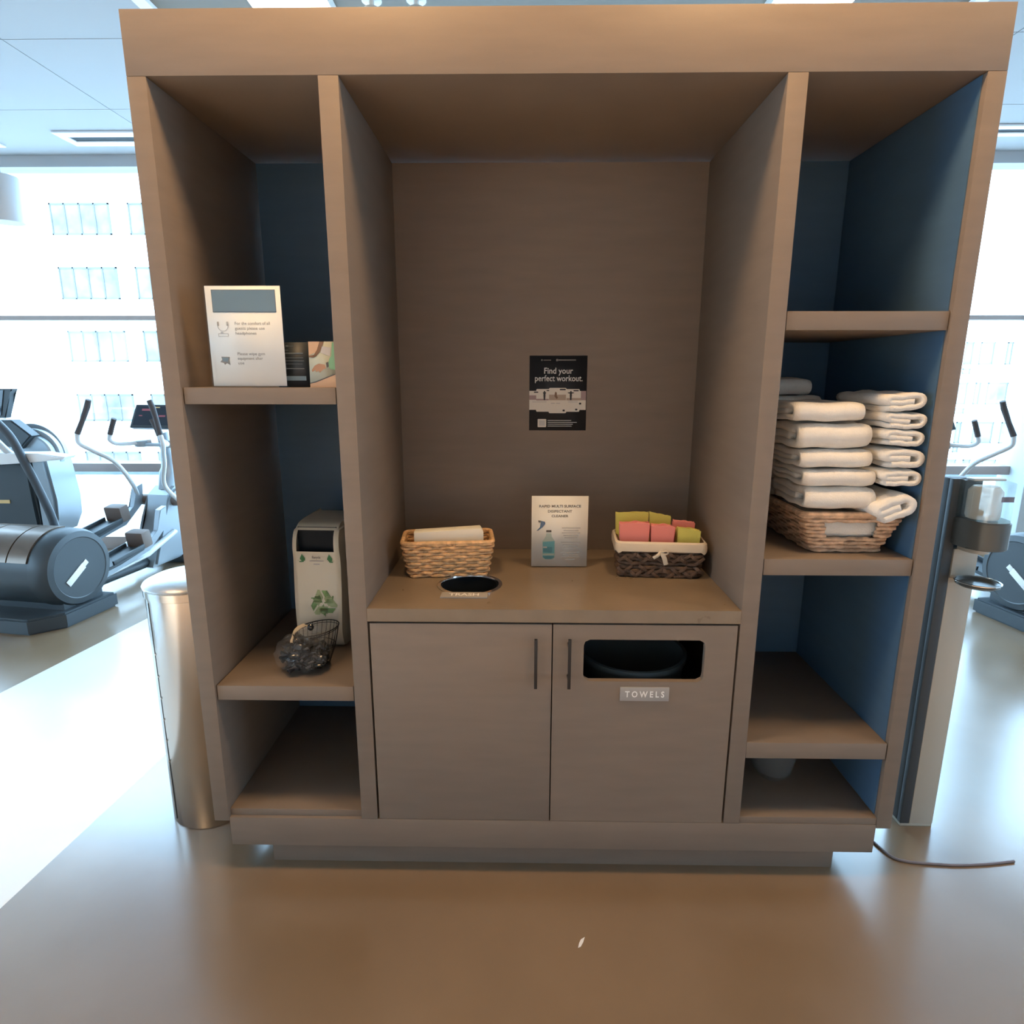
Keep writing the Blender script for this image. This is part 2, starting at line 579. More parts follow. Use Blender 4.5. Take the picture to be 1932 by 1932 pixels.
# hanging cylinder by the left windows
t = thing('pendant_lamp', 'grey cylindrical pendant hanging on a cord before the left windows', 'pendant lamp', (-3.29, 2.5, 2.50))
B('lamp_grey').lathe([(0.092, 0.0), (0.095, 0.01), (0.095, 0.262), (0.088, 0.272), (0.0, 0.275)], seg=32).build('shade', t)
B('vent_dark').lathe([(0.0, 0.02), (0.086, 0.004), (0.09, 0.0015)], seg=32).build('louvre', t)
B('cord').tube([(0, 0, 0.27), (0, 0, CZ - 2.5)], 0.004, 6).build('cord', t)


# ------------------------------------------------------------------ outside
b = B('gravel').poly([(-30, WY + 0.1, -0.10), (30, WY + 0.1, -0.10), (30, 8.6, -0.10), (-30, 8.6, -0.10)])
struct(b.build('gravel_roof', recalc=False))
struct(B('parapet').box(-30, 30, 8.6, 8.9, -6, 0.10).build('parapet'))


def building(name, label, x0, x1, y, z0, z1, wins, depth=8.0, sill=None):
    t = thing(name, label, 'building', ((x0 + x1) / 2, y, z0))
    ox, oz = (x0 + x1) / 2, z0
    B('facade').box(x0 - ox, x1 - ox, 0.0, depth, 0, z1 - z0).build('wall', t)
    for (a, c, za, zb, n) in wins:
        f = B('facade_frame')
        f.box(a - ox, c - ox, -0.06, -0.005, zb - oz - 0.07, zb - oz)
        f.box(a - ox, c - ox, -0.06, -0.005, za - oz, za - oz + 0.05)
        for k in range(n + 1):
            xx = a - ox + (c - a) * k / n
            xx = min(max(xx, a - ox + 0.03), c - ox - 0.03)
            f.box(xx - 0.03, xx + 0.03, -0.06, -0.005, za - oz, zb - oz)
        fo = f.build('window_frame', t)
        B('facade_glass').box(a - ox + 0.01, c - ox - 0.01, -0.03, -0.002, za - oz + 0.01, zb - oz - 0.01).build('pane', fo)
    return t


wins = []
for (za, zb) in ((7.72, 9.05), (4.95, 6.35), (2.15, 3.55), (-0.62, 0.65), (-3.3, -2.1)):
    wins.append((-21.25, -18.55, za, zb, 4))
    wins.append((-17.7, -15.0, za, zb, 4))
    wins.append((-24.9 - 2.6, -24.9, za, zb, 4)) if za < 0 else None
building('apartment_building', 'white apartment building with rows of wide windows beyond the left windows', -40, -13.5, 28, -7, 16, wins)
wins = []
for k, zc in enumerate((3.0, 0.45, -2.1, -4.6)):
    xx = 24.3
    j = 0
    while xx < 37:
        w = (0.9, 0.35, 1.3, 0.5)[(j + k) % 4]
        wins.append((xx, xx + w, zc - 0.75, zc + 0.65, 1))
        if j % 3 == 0:
            wins.append((xx, xx + w, zc - 1.35, zc - 1.0, 1))
        xx += w + (0.45, 0.8, 0.5)[(j + 2 * k) % 3]
        j += 1
building('office_building', 'pale building with many narrow windows beyond the right windows', 22.5, 42, 40, -9, 15, wins)

# ------------------------------------------------------------------ the cabinet
X0, X1, X2, X3, X4, X5, X6, X7 = -0.984, -0.937, -0.518, -0.468, 0.611, 0.660, 1.083, 1.128
ZT, ZH, ZS, ZP, ZC = 2.408, 2.266, 0.187, 0.100, 0.900
DN = 0.633
cab = thing('storage_cabinet', 'large taupe built-in cabinet with open shelves, a central niche and two doors', 'cabinet', (0, 0, 0))


def part(bb, name, parent=cab):
    return bb.build(name, parent)


e = 0.0006
part(B().box(X0, X1, 0, 0.66, ZS, ZH - e, 0.0012), 'side_panel')
part(B().box(X6, X7, 0, 0.66, ZS, ZH - e, 0.0012), 'side_panel')
part(B().box(X2, X3, 0, DN - e, ZP + 0.10, ZH - e, 0.0012), 'divider')
part(B().box(X4, X5, 0, DN - e, ZP + 0.10, ZH - e, 0.0012), 'divider')
part(B().box(X0, X7, 0, 0.66, ZH, ZT, 0.0015), 'header')
part(B().box(X2, X5, DN, 0.66, ZP + 0.10, ZH - e), 'back_panel')
part(B('slate').box(X1 + e, X2 - e, DN, 0.66, ZP + 0.10, ZH - e), 'back_panel')['label'] = 'back panel with blue shade put into its colour'  # blue of both side-column backs stands in for glare and shade
part(B('slate').box(X5 + e, X6 - e, DN, 0.66, ZP + 0.10, ZH - e), 'back_panel')['label'] = 'back panel with blue shade put into its colour'
part(B().box(X1 + e, X6 - e, 0.0, 0.655, ZP, ZS + 0.012, 0.0012), 'plinth')
part(B('laminate').box(-0.83, 0.99, 0.05, 0.62, 0.0, ZP - e), 'toe_kick')


part(B('slate').box(X6 - 0.0035, X6 - e, 0.016, DN - 0.004, ZS + 0.04, ZH - 0.002), 'side_shade_sheet')['label'] = 'added thin sheet coloured as blue shade'  # sheet added over the side panel to carry painted blue shade


def shelf(xa_, xb_, za, zb, fy=0.006):
    part(B().box(xa_ + 0.004, xb_ - 0.004, fy, DN - e, za, zb, 0.0015), 'shelf')


shelf(X1, X2, 1.4815, 1.526)
shelf(X1, X2, 0.602, 0.649)
shelf(X5, X6, 1.674, 1.7215)
shelf(X5, X6, 1.006, 1.054)
part(B().box(X5 + e, X6 - 0.004, 0.0, DN - e, 0.4275, 0.480, 0.001), 'shelf')
part(B().box(X1 + e, X2 - e, 0.012, DN - e, ZS + 0.0126, 0.222, 0.001), 'bottom_panel')
part(B().box(X5 + e, X6 - e, 0.002, DN - e, ZS + 0.0126, 0.222, 0.001), 'bottom_panel')


def holed_slab(m, rect, t0, t1, polar, centre, plane):
    """slab with a hole: rect=(a0,a1,b0,b1) in the plane, thickness t0..t1; polar(angle) -> radius of the hole"""
    bb = B(m)
    a0, a1, b0, b1 = rect
    ca, cb = centre
    ang = [k * 2 * PI / 96 for k in range(96)]
    for (pa, pb) in ((a0, b0), (a1, b0), (a1, b1), (a0, b1)):
        ang.append(math.atan2(pb - cb, pa - ca) % (2 * PI))
    ang = sorted(ang)

    def outer(t):
        c, s_ = math.cos(t), math.sin(t)
        k = 1e9
        if c > 1e-9: k = min(k, (a1 - ca) / c)
        if c < -1e-9: k = min(k, (a0 - ca) / c)
        if s_ > 1e-9: k = min(k, (b1 - cb) / s_)
        if s_ < -1e-9: k = min(k, (b0 - cb) / s_)
        return (ca + c * k, cb + s_ * k)

    def P(p, t):
        return (p[0], p[1], t) if plane == 'z' else (p[0], t, p[1])
    L = []
    for t in ang:
        r = polar(t)
        i = (ca + math.cos(t) * r, cb + math.sin(t) * r)
        o = outer(t)
        L.append([bb.v(P(i, t0)), bb.v(P(o, t0)), bb.v(P(o, t1)), bb.v(P(i, t1))])
    n = len(L)
    for i in range(n):
        A, C = L[i], L[(i + 1) % n]
        for k in range(4):
            bb.f([A[k], A[(k + 1) % 4], C[(k + 1) % 4], C[k]])
    return bb


# counter of the niche with its round waste opening
HX, HY, HR = -0.186, 0.214, 0.094
cb_ = holed_slab('counter', (X3 + e, X4 - e, -0.001, DN - e), 0.861, ZC, lambda t: HR, (HX, HY), 'z')
counter = part(cb_, 'countertop')
bb = B('chrome')
bb.lathe([(HR + 0.010, ZC + 0.0002), (HR + 0.010, ZC + 0.003), (HR - 0.001, ZC + 0.004), (HR - 0.003, ZC - 0.001), (HR - 0.003, ZC - 0.010), (HR - 0.0005, ZC - 0.010)], HX, HY, 64)
for f in list(bb.bm.faces):
    if len(f.verts) > 10:
        bb.bm.faces.remove(f)
part(bb, 'trash_ring')
bb = B('bin_dark')
bb.lathe([(HR - 0.0045, ZC - 0.004), (HR - 0.0035, ZC - 0.0045), (HR - 0.0035, ZC - 0.11), (HR - 0.0045, ZC - 0.11)], HX, HY, 64)
for f in list(bb.bm.faces):
    if len(f.verts) > 10:
        bb.bm.faces.remove(f)
part(bb, 'trash_sleeve')
bb = B('plate')
bb.box(-0.2665, -0.1235, 0.088, 0.134, ZC + 0.0003, ZC + 0.004, 0.0006)
bb.use('white_ink').text('TRASH', 0.030, (-0.195, 0.1005, ZC + 0.0046), (1, 0, 0), (0, 1, 0), width=0.092, bold=0.0006)
part(bb, 'sign_plate')['label'] = 'grey plate reading TRASH'
# inner carcass behind the doors
part(B('dark_gap').box(X3 + e, X4 - e, 0.028, DN - e, ZS + 0.0126, ZS + 0.025).box(0.065, 0.085, 0.03, DN - e, ZS + 0.026, 0.860), 'door_carcass')


def rr_polar(w, h, r):
    def inside(x, y):
        x, y = abs(x), abs(y)
        if x > w or y > h: return False
        if x > w - r and y > h - r:
            return (x - w + r) ** 2 + (y - h + r) ** 2 <= r * r
        return True

    def f(t):
        lo, hi = 0, w + h
        for _ in range(30):
            m = (lo + hi) / 2
            if inside(m * math.cos(t), m * math.sin(t)): lo = m
            else: hi = m
        return lo
    return f


DZ0, DZ1 = 0.2005, 0.8545
dl = part(B().box(X3 + 0.006, 0.0690, 0.001, 0.020, DZ0, DZ1, 0.001), 'door')
dr = part(holed_slab('laminate', (0.0725, X4 - 0.0065, DZ0, DZ1), 0.001, 0.020, rr_polar(0.1765, 0.066, 0.018), (0.339, 0.7425), 'y'), 'door')
for hx, dd in ((0.022, dl), (0.119, dr)):
    bb = B('black_metal')
    bb.box(hx - 0.0045, hx + 0.0045, -0.034, -0.026, 0.668, 0.822, 0.0012)
    bb.box(hx - 0.004, hx + 0.004, -0.027, 0.0008, 0.690, 0.698).box(hx - 0.004, hx + 0.004, -0.027, 0.0008, 0.792, 0.800)
    h = bb.build('handle', dd)
bb = B('plate').box(0.273, 0.4175, -0.0035, 0.0006, 0.616, 0.660, 0.0006)
bb.use('white_ink').text('T O W E L S', 0.027, (0.3455, -0.0042, 0.629), width=0.116, bold=0.0007)
bb.build('sign_plate', dr)['label'] = 'grey plate reading TOWELS'

# waste bin under the round opening, hamper behind the towel opening
t = thing('waste_bin', 'black waste bin below the round opening in the counter', 'bin', (HX, HY + 0.02, ZS + 0.0256))
B('bin_dark').lathe([(0.085, 0.0), (0.095, 0.01), (0.125, 0.60), (0.128, 0.60), (0.129, 0.612), (0.12, 0.612), (0.09, 0.02), (0.0, 0.016)], seg=40).build('bin_body', t)
t = thing('towel_hamper', 'round grey hamper behind the towel opening of the right door', 'hamper', (0.345, 0.215, ZS + 0.0256))
B('bin_grey').lathe([(0.12, 0.0), (0.13, 0.01), (0.165, 0.45), (0.172, 0.452), (0.174, 0.47), (0.162, 0.47), (0.125, 0.02), (0.0, 0.016)], seg=48).build('hamper_body', t)
B('towel').lathe([(0.0, 0.36), (0.06, 0.345), (0.12, 0.30), (0.148, 0.24)], seg=24).build('towel_heap', t, jitter=0.02, jscale=9)


# ------------------------------------------------------------------ wicker baskets
def basket(root, m, w0, d0, w1, d1, h, rows, stakes, rr, hole=None, tilt=0.0, name='woven_body'):
    """tapered woven basket: rows of strands running over and under upright stakes"""
    def ring(k, n, off):
        f = k / (rows - 1)
        w, d = w0 + (w1 - w0) * f, d0 + (d1 - d0) * f
        cr = 0.018
        per = []
        pts = rrect(w, d, cr, 4)
        # resample evenly
        L = []
        tot = 0
        for i in range(len(pts)):
            a, c = pts[i], pts[(i + 1) % len(pts)]
            dd = math.hypot(c[0] - a[0], c[1] - a[1])
            L.append((tot, a, c, dd))
            tot += dd
        for i in range(n):
            sdist = tot * i / n
            for (s0, a, c, dd) in L:
                if sdist <= s0 + dd + 1e-9:
                    u = (sdist - s0) / dd if dd else 0
                    x, y = a[0] + (c[0] - a[0]) * u, a[1] + (c[1] - a[1]) * u
                    nx, ny = (c[1] - a[1]) / dd, -(c[0] - a[0]) / dd
                    break
            o = off * math.cos(PI * stakes * i / n * 1.0 + (k % 2) * PI)
            per.append((x + nx * o, y + ny * o, u))
        return per
    n = stakes * 4
    bb = B(m)
    hz = h / rows
    for k in range(rows):
        z = hz * (k + 0.5)
        pts = [Vector((x, y, z + 0.0012 * math.sin(i * 1.7 + k * 2.3))) for i, (x, y, _) in enumerate(ring(k, n, rr * 0.55))]
        if hole and hole[2] < z < hole[3]:
            idx = [i for i, p in enumerate(pts) if not (hole[0] < p.x < hole[1] and p.y < 0)]
            # rotate list so that it starts after the gap
            gap = [i for i in range(len(pts)) if i not in idx]
            s0 = gap[-1] + 1 if gap[-1] - gap[0] < len(pts) / 2 else max(i for i in gap if i < len(pts) / 2) + 1
            seq = [pts[(s0 + j) % len(pts)] for j in range(len(pts)) if ((s0 + j) % len(pts)) in idx]
            bb.tube(seq, rr, 6, flat=hz / rr * 0.53)
        else:
            bb.tube(pts, rr, 6, closed=True, flat=hz / rr * 0.53, up=(0, 0, 1))
    body = bb.build(name, root)
    # rim braid
    bb = B(m)
    pts = rrect(w1, d1, 0.02, 5)
    P3 = [(x, y, h) for x, y in pts]
    bb.tube(P3, rr * 1.35, 8, closed=True, up=(0, 0, 1))
    bb.build('rim', root)
    bb = B(m)
    bb.prism(rrect(w0 - 0.006, d0 - 0.006, 0.016), 0.0015, 0.006, 'z')
    bb.build('base', root)
    return body


# honey basket with folded paper towels, on the counter
BX = thing('wicker_basket', 'honey coloured wicker basket beside the round waste opening', 'basket', (-0.272, 0.366, ZC + 0.001), R(6), 'wicker baskets')
basket(BX, 'wicker', 0.262, 0.150, 0.300, 0.170, 0.118, 11, 22, 0.0055)
for k, (lab, oy, hz_) in enumerate((('front sheaf of folded paper towels standing in the honey wicker basket', -0.030, 0.156), ('rear sheaf of folded paper towels standing in the honey wicker basket', 0.024, 0.148))):
    bb = B('napkin')
    n = 7
    for i in range(n):
        y = oy - 0.016 + i * 0.0062
        hh = hz_ - 0.0006 * i + 0.002 * math.sin(i * 2.1)
        x0_, x1_ = -0.112 + 0.001 * math.sin(i * 3), 0.118 + 0.0015 * math.cos(i * 2)
        bb.prism([(x0_, 0.012), (x1_, 0.012), (x1_, hh - 0.012), (x1_ - 0.008, hh), (x0_, hh - 0.010)], y, y + 0.0055, 'y', 0.0012)
    o = bb.build('folded_paper_towels', loc=(-0.272, 0.366, ZC + 0.001), rot=(0, 0, R(6)))
    tag(o, lab, 'paper towels', 'folded paper towels in the honey basket')

# dark basket with cotton liner
DB = thing('liner_basket', 'dark brown woven basket with cream cloth liner and bow on the counter', 'basket', (0.446, 0.378, ZC + 0.001), R(-4), 'wicker baskets')
basket(DB, 'wicker_dark', 0.262, 0.160, 0.280, 0.172, 0.112, 8, 16, 0.0065)
bb = B('wicker_dark')
for i in range(30):   # criss-cross strands over the front
    x = -0.125 + (i % 15) * 0.0178
    z = 0.020 + 0.05 * (i // 15) + 0.01 * math.sin(i * 1.9)
    s_ = 1 if i % 2 else -1
    pts = [(x - 0.016, -0.0845 - z * 0.055, z - 0.012 * s_), (x, -0.0905 - z * 0.055, z), (x + 0.016, -0.0845 - z * 0.055, z + 0.012 * s_)]
    bb.tube(bez(pts, 6), 0.006, 6, flat=0.35, up=(0, 1, 0))
bb.build('front_weave', DB)
bb = B('liner')
wo, do = 0.300, 0.192
rings = []
for (w, d, z) in ((0.262, 0.154, 0.06), (0.270, 0.162, 0.112), (0.286, 0.178, 0.1235), (0.298, 0.190, 0.118), (0.302, 0.194, 0.105), (0.300, 0.192, 0.088)):
    rings.append([(x, y, z + (0.004 * math.sin(i * 1.3) if z < 0.1 and z > 0.07 else 0)) for i, (x, y) in enumerate(rrect(w, d, 0.022, 6))])
# denser rings for a slightly wavy cloth
bb.loft(rings, caps=False)
bb.build('cloth_liner', DB)
bb = B('liner')
bb.tube(bez([(-0.002, -0.0975, 0.094), (-0.012, -0.103, 0.082), (-0.026, -0.099, 0.071)], 8), 0.0055, 8, flat=0.3, up=(0, 1, 0))
bb.tube(bez([(-0.002, -0.0975, 0.094), (0.008, -0.103, 0.075), (0.016, -0.099, 0.050)], 8), 0.0075, 8, flat=0.3, up=(0, 1, 0))
bb.tube(bez([(-0.002, -0.099, 0.092), (0.012, -0.106, 0.098), (0.020, -0.103, 0.090), (0.008, -0.104, 0.086), (-0.002, -0.099, 0.092)], 16), 0.003, 8, flat=0.6)
bb.build('bow', DB)


def cloth(mt, x0_, x1_, yy, z1_, tilt, lab, layers=4, z0_=0.05, th=0.007):
    bb = B(mt)
    for i in range(layers):
        y = yy + i * th
        h = z1_ - 0.003 * i * (0.5 + 0.5 * math.sin(i * 2.3))
        n = 9
        front = [(x0_ + (x1_ - x0_) * k / (n - 1), h + tilt * (k / (n - 1) - 0.5) + 0.0022 * math.sin(k * 1.3 + i)) for k in range(n)]
        pts = [(x0_ + 0.004, z0_), (x1_ - 0.004, z0_)] + front[::-1]
        bb.prism(pts, y, y + th * 0.96, 'y', 0.002)
    o = bb.build('microfibre_cloth', loc=(0.446, 0.378, ZC + 0.001), rot=(0, 0, R(-4)), jitter=0.0035, jscale=28)
    tag(o, lab, 'cloth', 'folded microfibre cloths in the liner basket')


cloth('yellow', -0.142, -0.030, 0.020, 0.196, 0.004, 'yellow folded cloth at the back left of the liner basket', 3)
cloth('yellow', -0.028, 0.045, 0.024, 0.190, -0.012, 'yellow folded cloth at the back middle of the liner basket, slanting down', 3)
cloth('pink', -0.134, -0.036, -0.052, 0.176, 0.004, 'pink folded cloth at the front left of the liner basket', 5, th=0.010)
cloth('pink', -0.032, 0.046, -0.058, 0.170, -0.004, 'pink folded cloth in the middle front of the liner basket', 5, th=0.010)
cloth('pink', 0.050, 0.122, 0.004, 0.172, -0.006, 'pink folded cloth behind the yellow one at the right of the liner basket', 4)
cloth('yellow', 0.056, 0.132, -0.050, 0.158, -0.010, 'yellow folded cloth at the front right of the liner basket', 5, th=0.009)

# ------------------------------------------------------------------ poster and signs
PX0, PX1, PZ0, PZ1, PY = 0.006, 0.2155, 1.359, 1.628, DN - 0.0022
bb = B('poster_bg')
bb.box(PX0, PX1, PY, DN - 0.0004, PZ0, PZ1)
pw, ph = PX1 - PX0, PZ1 - PZ0
PU = lambda u, v, k=1: (PX0 + pw * u, PY - 0.0004 * k, PZ0 + ph * (1 - v))


def prect(u0, v0, u1, v1, k=1, rad=0.0):
    if rad:
        pts = [PU((u0 + u1) / 2 + p[0] / pw, (v0 + v1) / 2 + p[1] / ph, k) for p in rrect((u1 - u0) * pw, (v1 - v0) * ph, rad, 3)]
    else:
        pts = [PU(u0, v0, k), PU(u1, v0, k), PU(u1, v1, k), PU(u0, v1, k)]
    bb.poly(pts)


bb.use('poster_white')
bb.text('Find your', 0.030, PU(0.50, 0.235), width=pw * 0.50, bold=0.0004)
bb.text('perfect workout.', 0.030, PU(0.51, 0.335), width=pw * 0.83, bold=0.0004)
bb.use('paper_grey')
prect(0.20, 0.048, 0.225, 0.068); prect(0.24, 0.053, 0.37, 0.064); prect(0.46, 0.044, 0.495, 0.072); prect(0.50, 0.050, 0.80, 0.064)
# screens of the fanned cards
bb.use('poster_cream')
prect(0.0, 0.465, 0.99, 0.72, 1)
prect(0.12, 0.44, 0.88, 0.745, 2, 0.004)
prect(0.34, 0.425, 0.65, 0.765, 3, 0.005)
bb.use('poster_pink'); prect(0.0, 0.525, 0.12, 0.585, 3); prect(0.90, 0.465, 0.99, 0.59, 3)
bb.use('poster_tan'); prect(0.345, 0.515, 0.64, 0.59, 4); prect(0.65, 0.56, 0.90, 0.592, 3)
bb.use('poster_pink'); prect(0.12, 0.572, 0.34, 0.592, 3)
bb.use('poster_bg')
prect(0.08, 0.475, 0.155, 0.490, 4, 0.001); prect(0.30, 0.455, 0.345, 0.467, 4); prect(0.53, 0.437, 0.635, 0.456, 5, 0.002); prect(0.77, 0.455, 0.86, 0.470, 4, 0.001)
for cx, cy in ((0.605, 0.728), (0.825, 0.715), (0.89, 0.635)):
    prect(cx - 0.02, cy - 0.012, cx + 0.02, cy + 0.012, 5, 0.002)
# small exercising figures
for u, arms in ((0.265, 0.028), (0.725, 0.055)):
    pts = [(0, 0.462), (0.012, 0.472), (0.012, 0.482), (arms, 0.487), (arms, 0.495), (0.018, 0.500), (0.018, 0.53), (0.012, 0.588), (-0.012, 0.588), (-0.018, 0.53), (-0.018, 0.500), (-arms, 0.495), (-arms, 0.487), (-0.012, 0.482), (-0.012, 0.472)]
    bb.poly([PU(u + a, v, 5) for a, v in pts])
bb.use('skin_dark')
bb.poly([PU(0.46 + a, v, 6) for a, v in ((0, 0.475), (0.02, 0.49), (0.02, 0.53), (0.04, 0.555), (0.02, 0.575), (-0.02, 0.54), (-0.015, 0.49))])
bb.use('paper_pale')
for v in (0.60, 0.615):
    prect(0.05, v, 0.30, v + 0.006, 3); prect(0.68, v, 0.85, v + 0.006, 3)
prect(0.38, 0.625, 0.45, 0.637, 4); prect(0.47, 0.625, 0.54, 0.637, 4)
bb.use('poster_cream'); prect(0.15, 0.845, 0.30, 0.955, 1, 0.002)
bb.use('paper_pale'); prect(0.172, 0.862, 0.278, 0.938, 2)
bb.use('poster_white')
for i, u1 in enumerate((0.74, 0.84, 0.77, 0.75)):
    prect(0.325, 0.860 + i * 0.0255, u1, 0.868 + i * 0.0255, 1)
o = bb.build('poster', recalc=False)
tag(o, 'black poster reading Find your perfect workout on the back of the niche', 'poster')


def signholder(name, label, cx, cy, z0, w, h, lean, rz, draw):
    """printed sheet in a clear L-shaped acrylic stand; local x across, z up, front is -y"""
    t = thing(name, label, 'sign', (cx, cy, z0), rz)
    M_ = Matrix.Rotation(-lean, 4, 'X')
    bb = B('paper')
    bb.T = M_
    bb.box(-w / 2, w / 2, -0.0006, 0.0006, 0.004, h)
    draw(bb, w, h)
    bb.build('sheet', t, recalc=False)
    a = B('acrylic')
    a.T = M_
    a.box(-w / 2 - 0.002, w / 2 + 0.002, -0.0048, -0.0026, 0.0025, h + 0.001)
    a.box(-w / 2 - 0.002, w / 2 + 0.002, 0.0012, 0.0032, 0.0025, h + 0.001)
    a.T = Matrix.Identity(4)
    a.box(-w / 2 - 0.002, w / 2 + 0.002, -0.004, 0.075, 0.0002, 0.0024)
    a.build('stand', t)
    return t


def draw_cleaner(bb, w, h):
    F = lambda u, v, k=1: (-w / 2 + w * u, -0.0008 - 0.0004 * k, h * (1 - v))

    def rc(u0, v0, u1, v1, k=1):
        bb.poly([F(u0, v0, k), F(u1, v0, k), F(u1, v1, k), F(u0, v1, k)])
    bb.use('paper_grey')
    bb.text('RAPID MULTI SURFACE', 0.012, F(0.50, 0.155), width=w * 0.74, bold=0.0004)
    bb.text('DISIFECTANT', 0.012, F(0.50, 0.225), width=w * 0.43, bold=0.0003)
    bb.text('CLEANER', 0.012, F(0.50, 0.290), width=w * 0.30, bold=0.0003)
    # bottle
    bb.use('bottle_pale')
    bb.poly([F(*p) for p in ((0.265, 0.515), (0.355, 0.515), (0.36, 0.56), (0.42, 0.63), (0.42, 0.86), (0.38, 0.885), (0.25, 0.885), (0.20, 0.86), (0.195, 0.63), (0.255, 0.56))])
    bb.use('bottle_blue')
    bb.poly([F(*p, 2) for p in ((0.205, 0.635), (0.412, 0.625), (0.412, 0.855), (0.37, 0.877), (0.255, 0.877), (0.208, 0.85))])
    bb.use('bottle_deep')
    bb.poly([F(*p, 3) for p in ((0.21, 0.70), (0.375, 0.71), (0.375, 0.775), (0.345, 0.79), (0.21, 0.775))])
    bb.poly([F(*p, 3) for p in ((0.21, 0.838), (0.412, 0.838), (0.40, 0.862), (0.36, 0.878), (0.255, 0.878), (0.22, 0.862))])
    bb.use('paper_pale'); rc(0.21, 0.70, 0.28, 0.722, 4)
    bb.use('bottle_pale'); rc(0.21, 0.80, 0.405, 0.828, 3)
    bb.use('paper_line'); rc(0.262, 0.470, 0.355, 0.500, 2)
    # trigger head
    bb.poly([F(*p, 1) for p in ((0.115, 0.335), (0.165, 0.338), (0.165, 0.365), (0.125, 0.362))])
    bb.use('trigger_blue')
    bb.poly([F(*p, 2) for p in ((0.165, 0.340), (0.235, 0.352), (0.245, 0.38), (0.205, 0.425), (0.12, 0.475), (0.085, 0.482), (0.15, 0.43))])
    bb.use('paper_pale')
    for v0_, n, u0, u1 in ((0.435, 5, 0.54, 0.87), (0.635, 3, 0.53, 0.88), (0.775, 4, 0.53, 0.86)):
        for i in range(n):
            s_ = 0.03 * (i % 2) + (0.05 if i == n - 1 else 0)
            rc(u0 + s_, v0_ + i * 0.034, u1 - s_, v0_ + i * 0.034 + 0.013)


signholder('sign_holder', 'white sign on a clear stand reading RAPID MULTI SURFACE CLEANER with spray bottle picture', 0.111, 0.404, ZC, 0.194, 0.256, R(-1), R(1), draw_cleaner)


def draw_rules(bb, w, h):
    F = lambda u, v, k=1: (-w / 2 + w * u, -0.0008 - 0.0004 * k, h * (1 - v))

    def rc(u0, v0, u1, v1, k=1):
        bb.poly([F(u0, v0, k), F(u1, v0, k), F(u1, v1, k), F(u0, v1, k)])
    bb.use('paper_line'); rc(0.085, 0.036, 0.935, 0.254, 1)
    bb.use('paper_blue'); rc(0.092, 0.041, 0.928, 0.248, 2)
    bb.use('paper_grey')
    for i, s_ in enumerate(('For the comfort of all', 'guests please use', 'headphones')):
        bb.text(s_, 0.0108, F(0.36, 0.375 + i * 0.048), align='LEFT', width=w * (0.47, 0.40, 0.28)[i])
    for i, s_ in enumerate(('Please wipe gym', 'equipment after', 'use')):
        bb.text(s_, 0.0108, F(0.36, 0.675 + i * 0.046), align='LEFT', width=w * (0.37, 0.34, 0.08)[i])
    # headphones mark
    bb.use('paper_pale')
    cx, cy = 0.20, 0.385
    ring = []
    for k in range(17):
        a = R(20 - 220 * k / 16) - R(0)
        a = R(-15 + 210 * k / 16)
        ring.append(a)
    for k in range(16):
        a0, a1 = ring[k], ring[k + 1]
        q = lambda a, r: F(cx + r * math.cos(a) / w, cy + r * math.sin(a) / h, 1)
        bb.poly([q(a0, 0.0145), q(a1, 0.0145), q(a1, 0.0130), q(a0, 0.0130)])
    rc(0.125, 0.345, 0.15, 0.385); rc(0.25, 0.345, 0.275, 0.385)
    rc(0.13, 0.46, 0.265, 0.466); rc(0.13, 0.46, 0.137, 0.49); rc(0.258, 0.46, 0.265, 0.49); rc(0.13, 0.486, 0.265, 0.492); rc(0.165, 0.445, 0.20, 0.46)
    # cloth mark
    bb.use('paper_grey')
    bb.poly([F(*p, 1) for p in ((0.14, 0.690), (0.255, 0.693), (0.245, 0.725), (0.255, 0.775), (0.21, 0.755), (0.18, 0.772), (0.165, 0.752), (0.12, 0.745), (0.148, 0.72))])
    bb.use('paper_blue')
    bb.poly([F(*p, 2) for p in ((0.155, 0.698), (0.238, 0.702), (0.225, 0.742), (0.155, 0.735))])


signholder('sign_holder', 'tall white notice asking guests to use headphones, on the upper left shelf', -0.757, 0.022, 1.526, 0.199, 0.261, R(0), 0, draw_rules)

# leaflet and picture card beside the notice
bb = B('dark_card')
bb.box(-0.058, 0.033, -0.0006, 0.0006, 0, 0.120)
bb.use('dark_line')
for i, (x0_, x1_, z, h_) in enumerate(((-0.034, -0.026, 0.108, 0.004), (-0.025, -0.012, 0.109, 0.0015), (-0.045, -0.027, 0.098, 0.002), (-0.045, 0.012, 0.089, 0.0035), (-0.045, 0.012, 0.078, 0.0015), (-0.045, 0.014, 0.070, 0.0015), (-0.04, 0.01, 0.062, 0.0012), (-0.035, 0.014, 0.049, 0.002))):
    bb.poly([(x0_, -0.0010, z), (x1_, -0.0010, z), (x1_, -0.0010, z + h_), (x0_, -0.0010, z + h_)])
bb.use('paper_blue').poly([(-0.05, -0.0010, 0.018), (0.018, -0.0010, 0.018), (0.018, -0.0010, 0.030), (-0.05, -0.0010, 0.030)])
o = bb.build('leaflet', loc=(-0.632, 0.052, 1.5262), rot=(R(-3), 0, R(2)), recalc=False)
tag(o, 'dark blue leaflet with faint print half behind the headphones notice', 'leaflet')
bb = B('sage')
CW, CH = 0.076, 0.121
bb.box(0, CW, -0.0006, 0.0006, 0, CH)
F = lambda u, v, k=1: (CW * u, -0.0006 - 0.0004 * k, CH * (1 - v))
bb.use('peach').poly([F(*p) for p in ((0, 0), (0.40, 0), (0.30, 0.22), (0.0, 0.30))])
bb.poly([F(*p) for p in ((0, 0.92), (1, 0.70), (1, 1), (0, 1))])
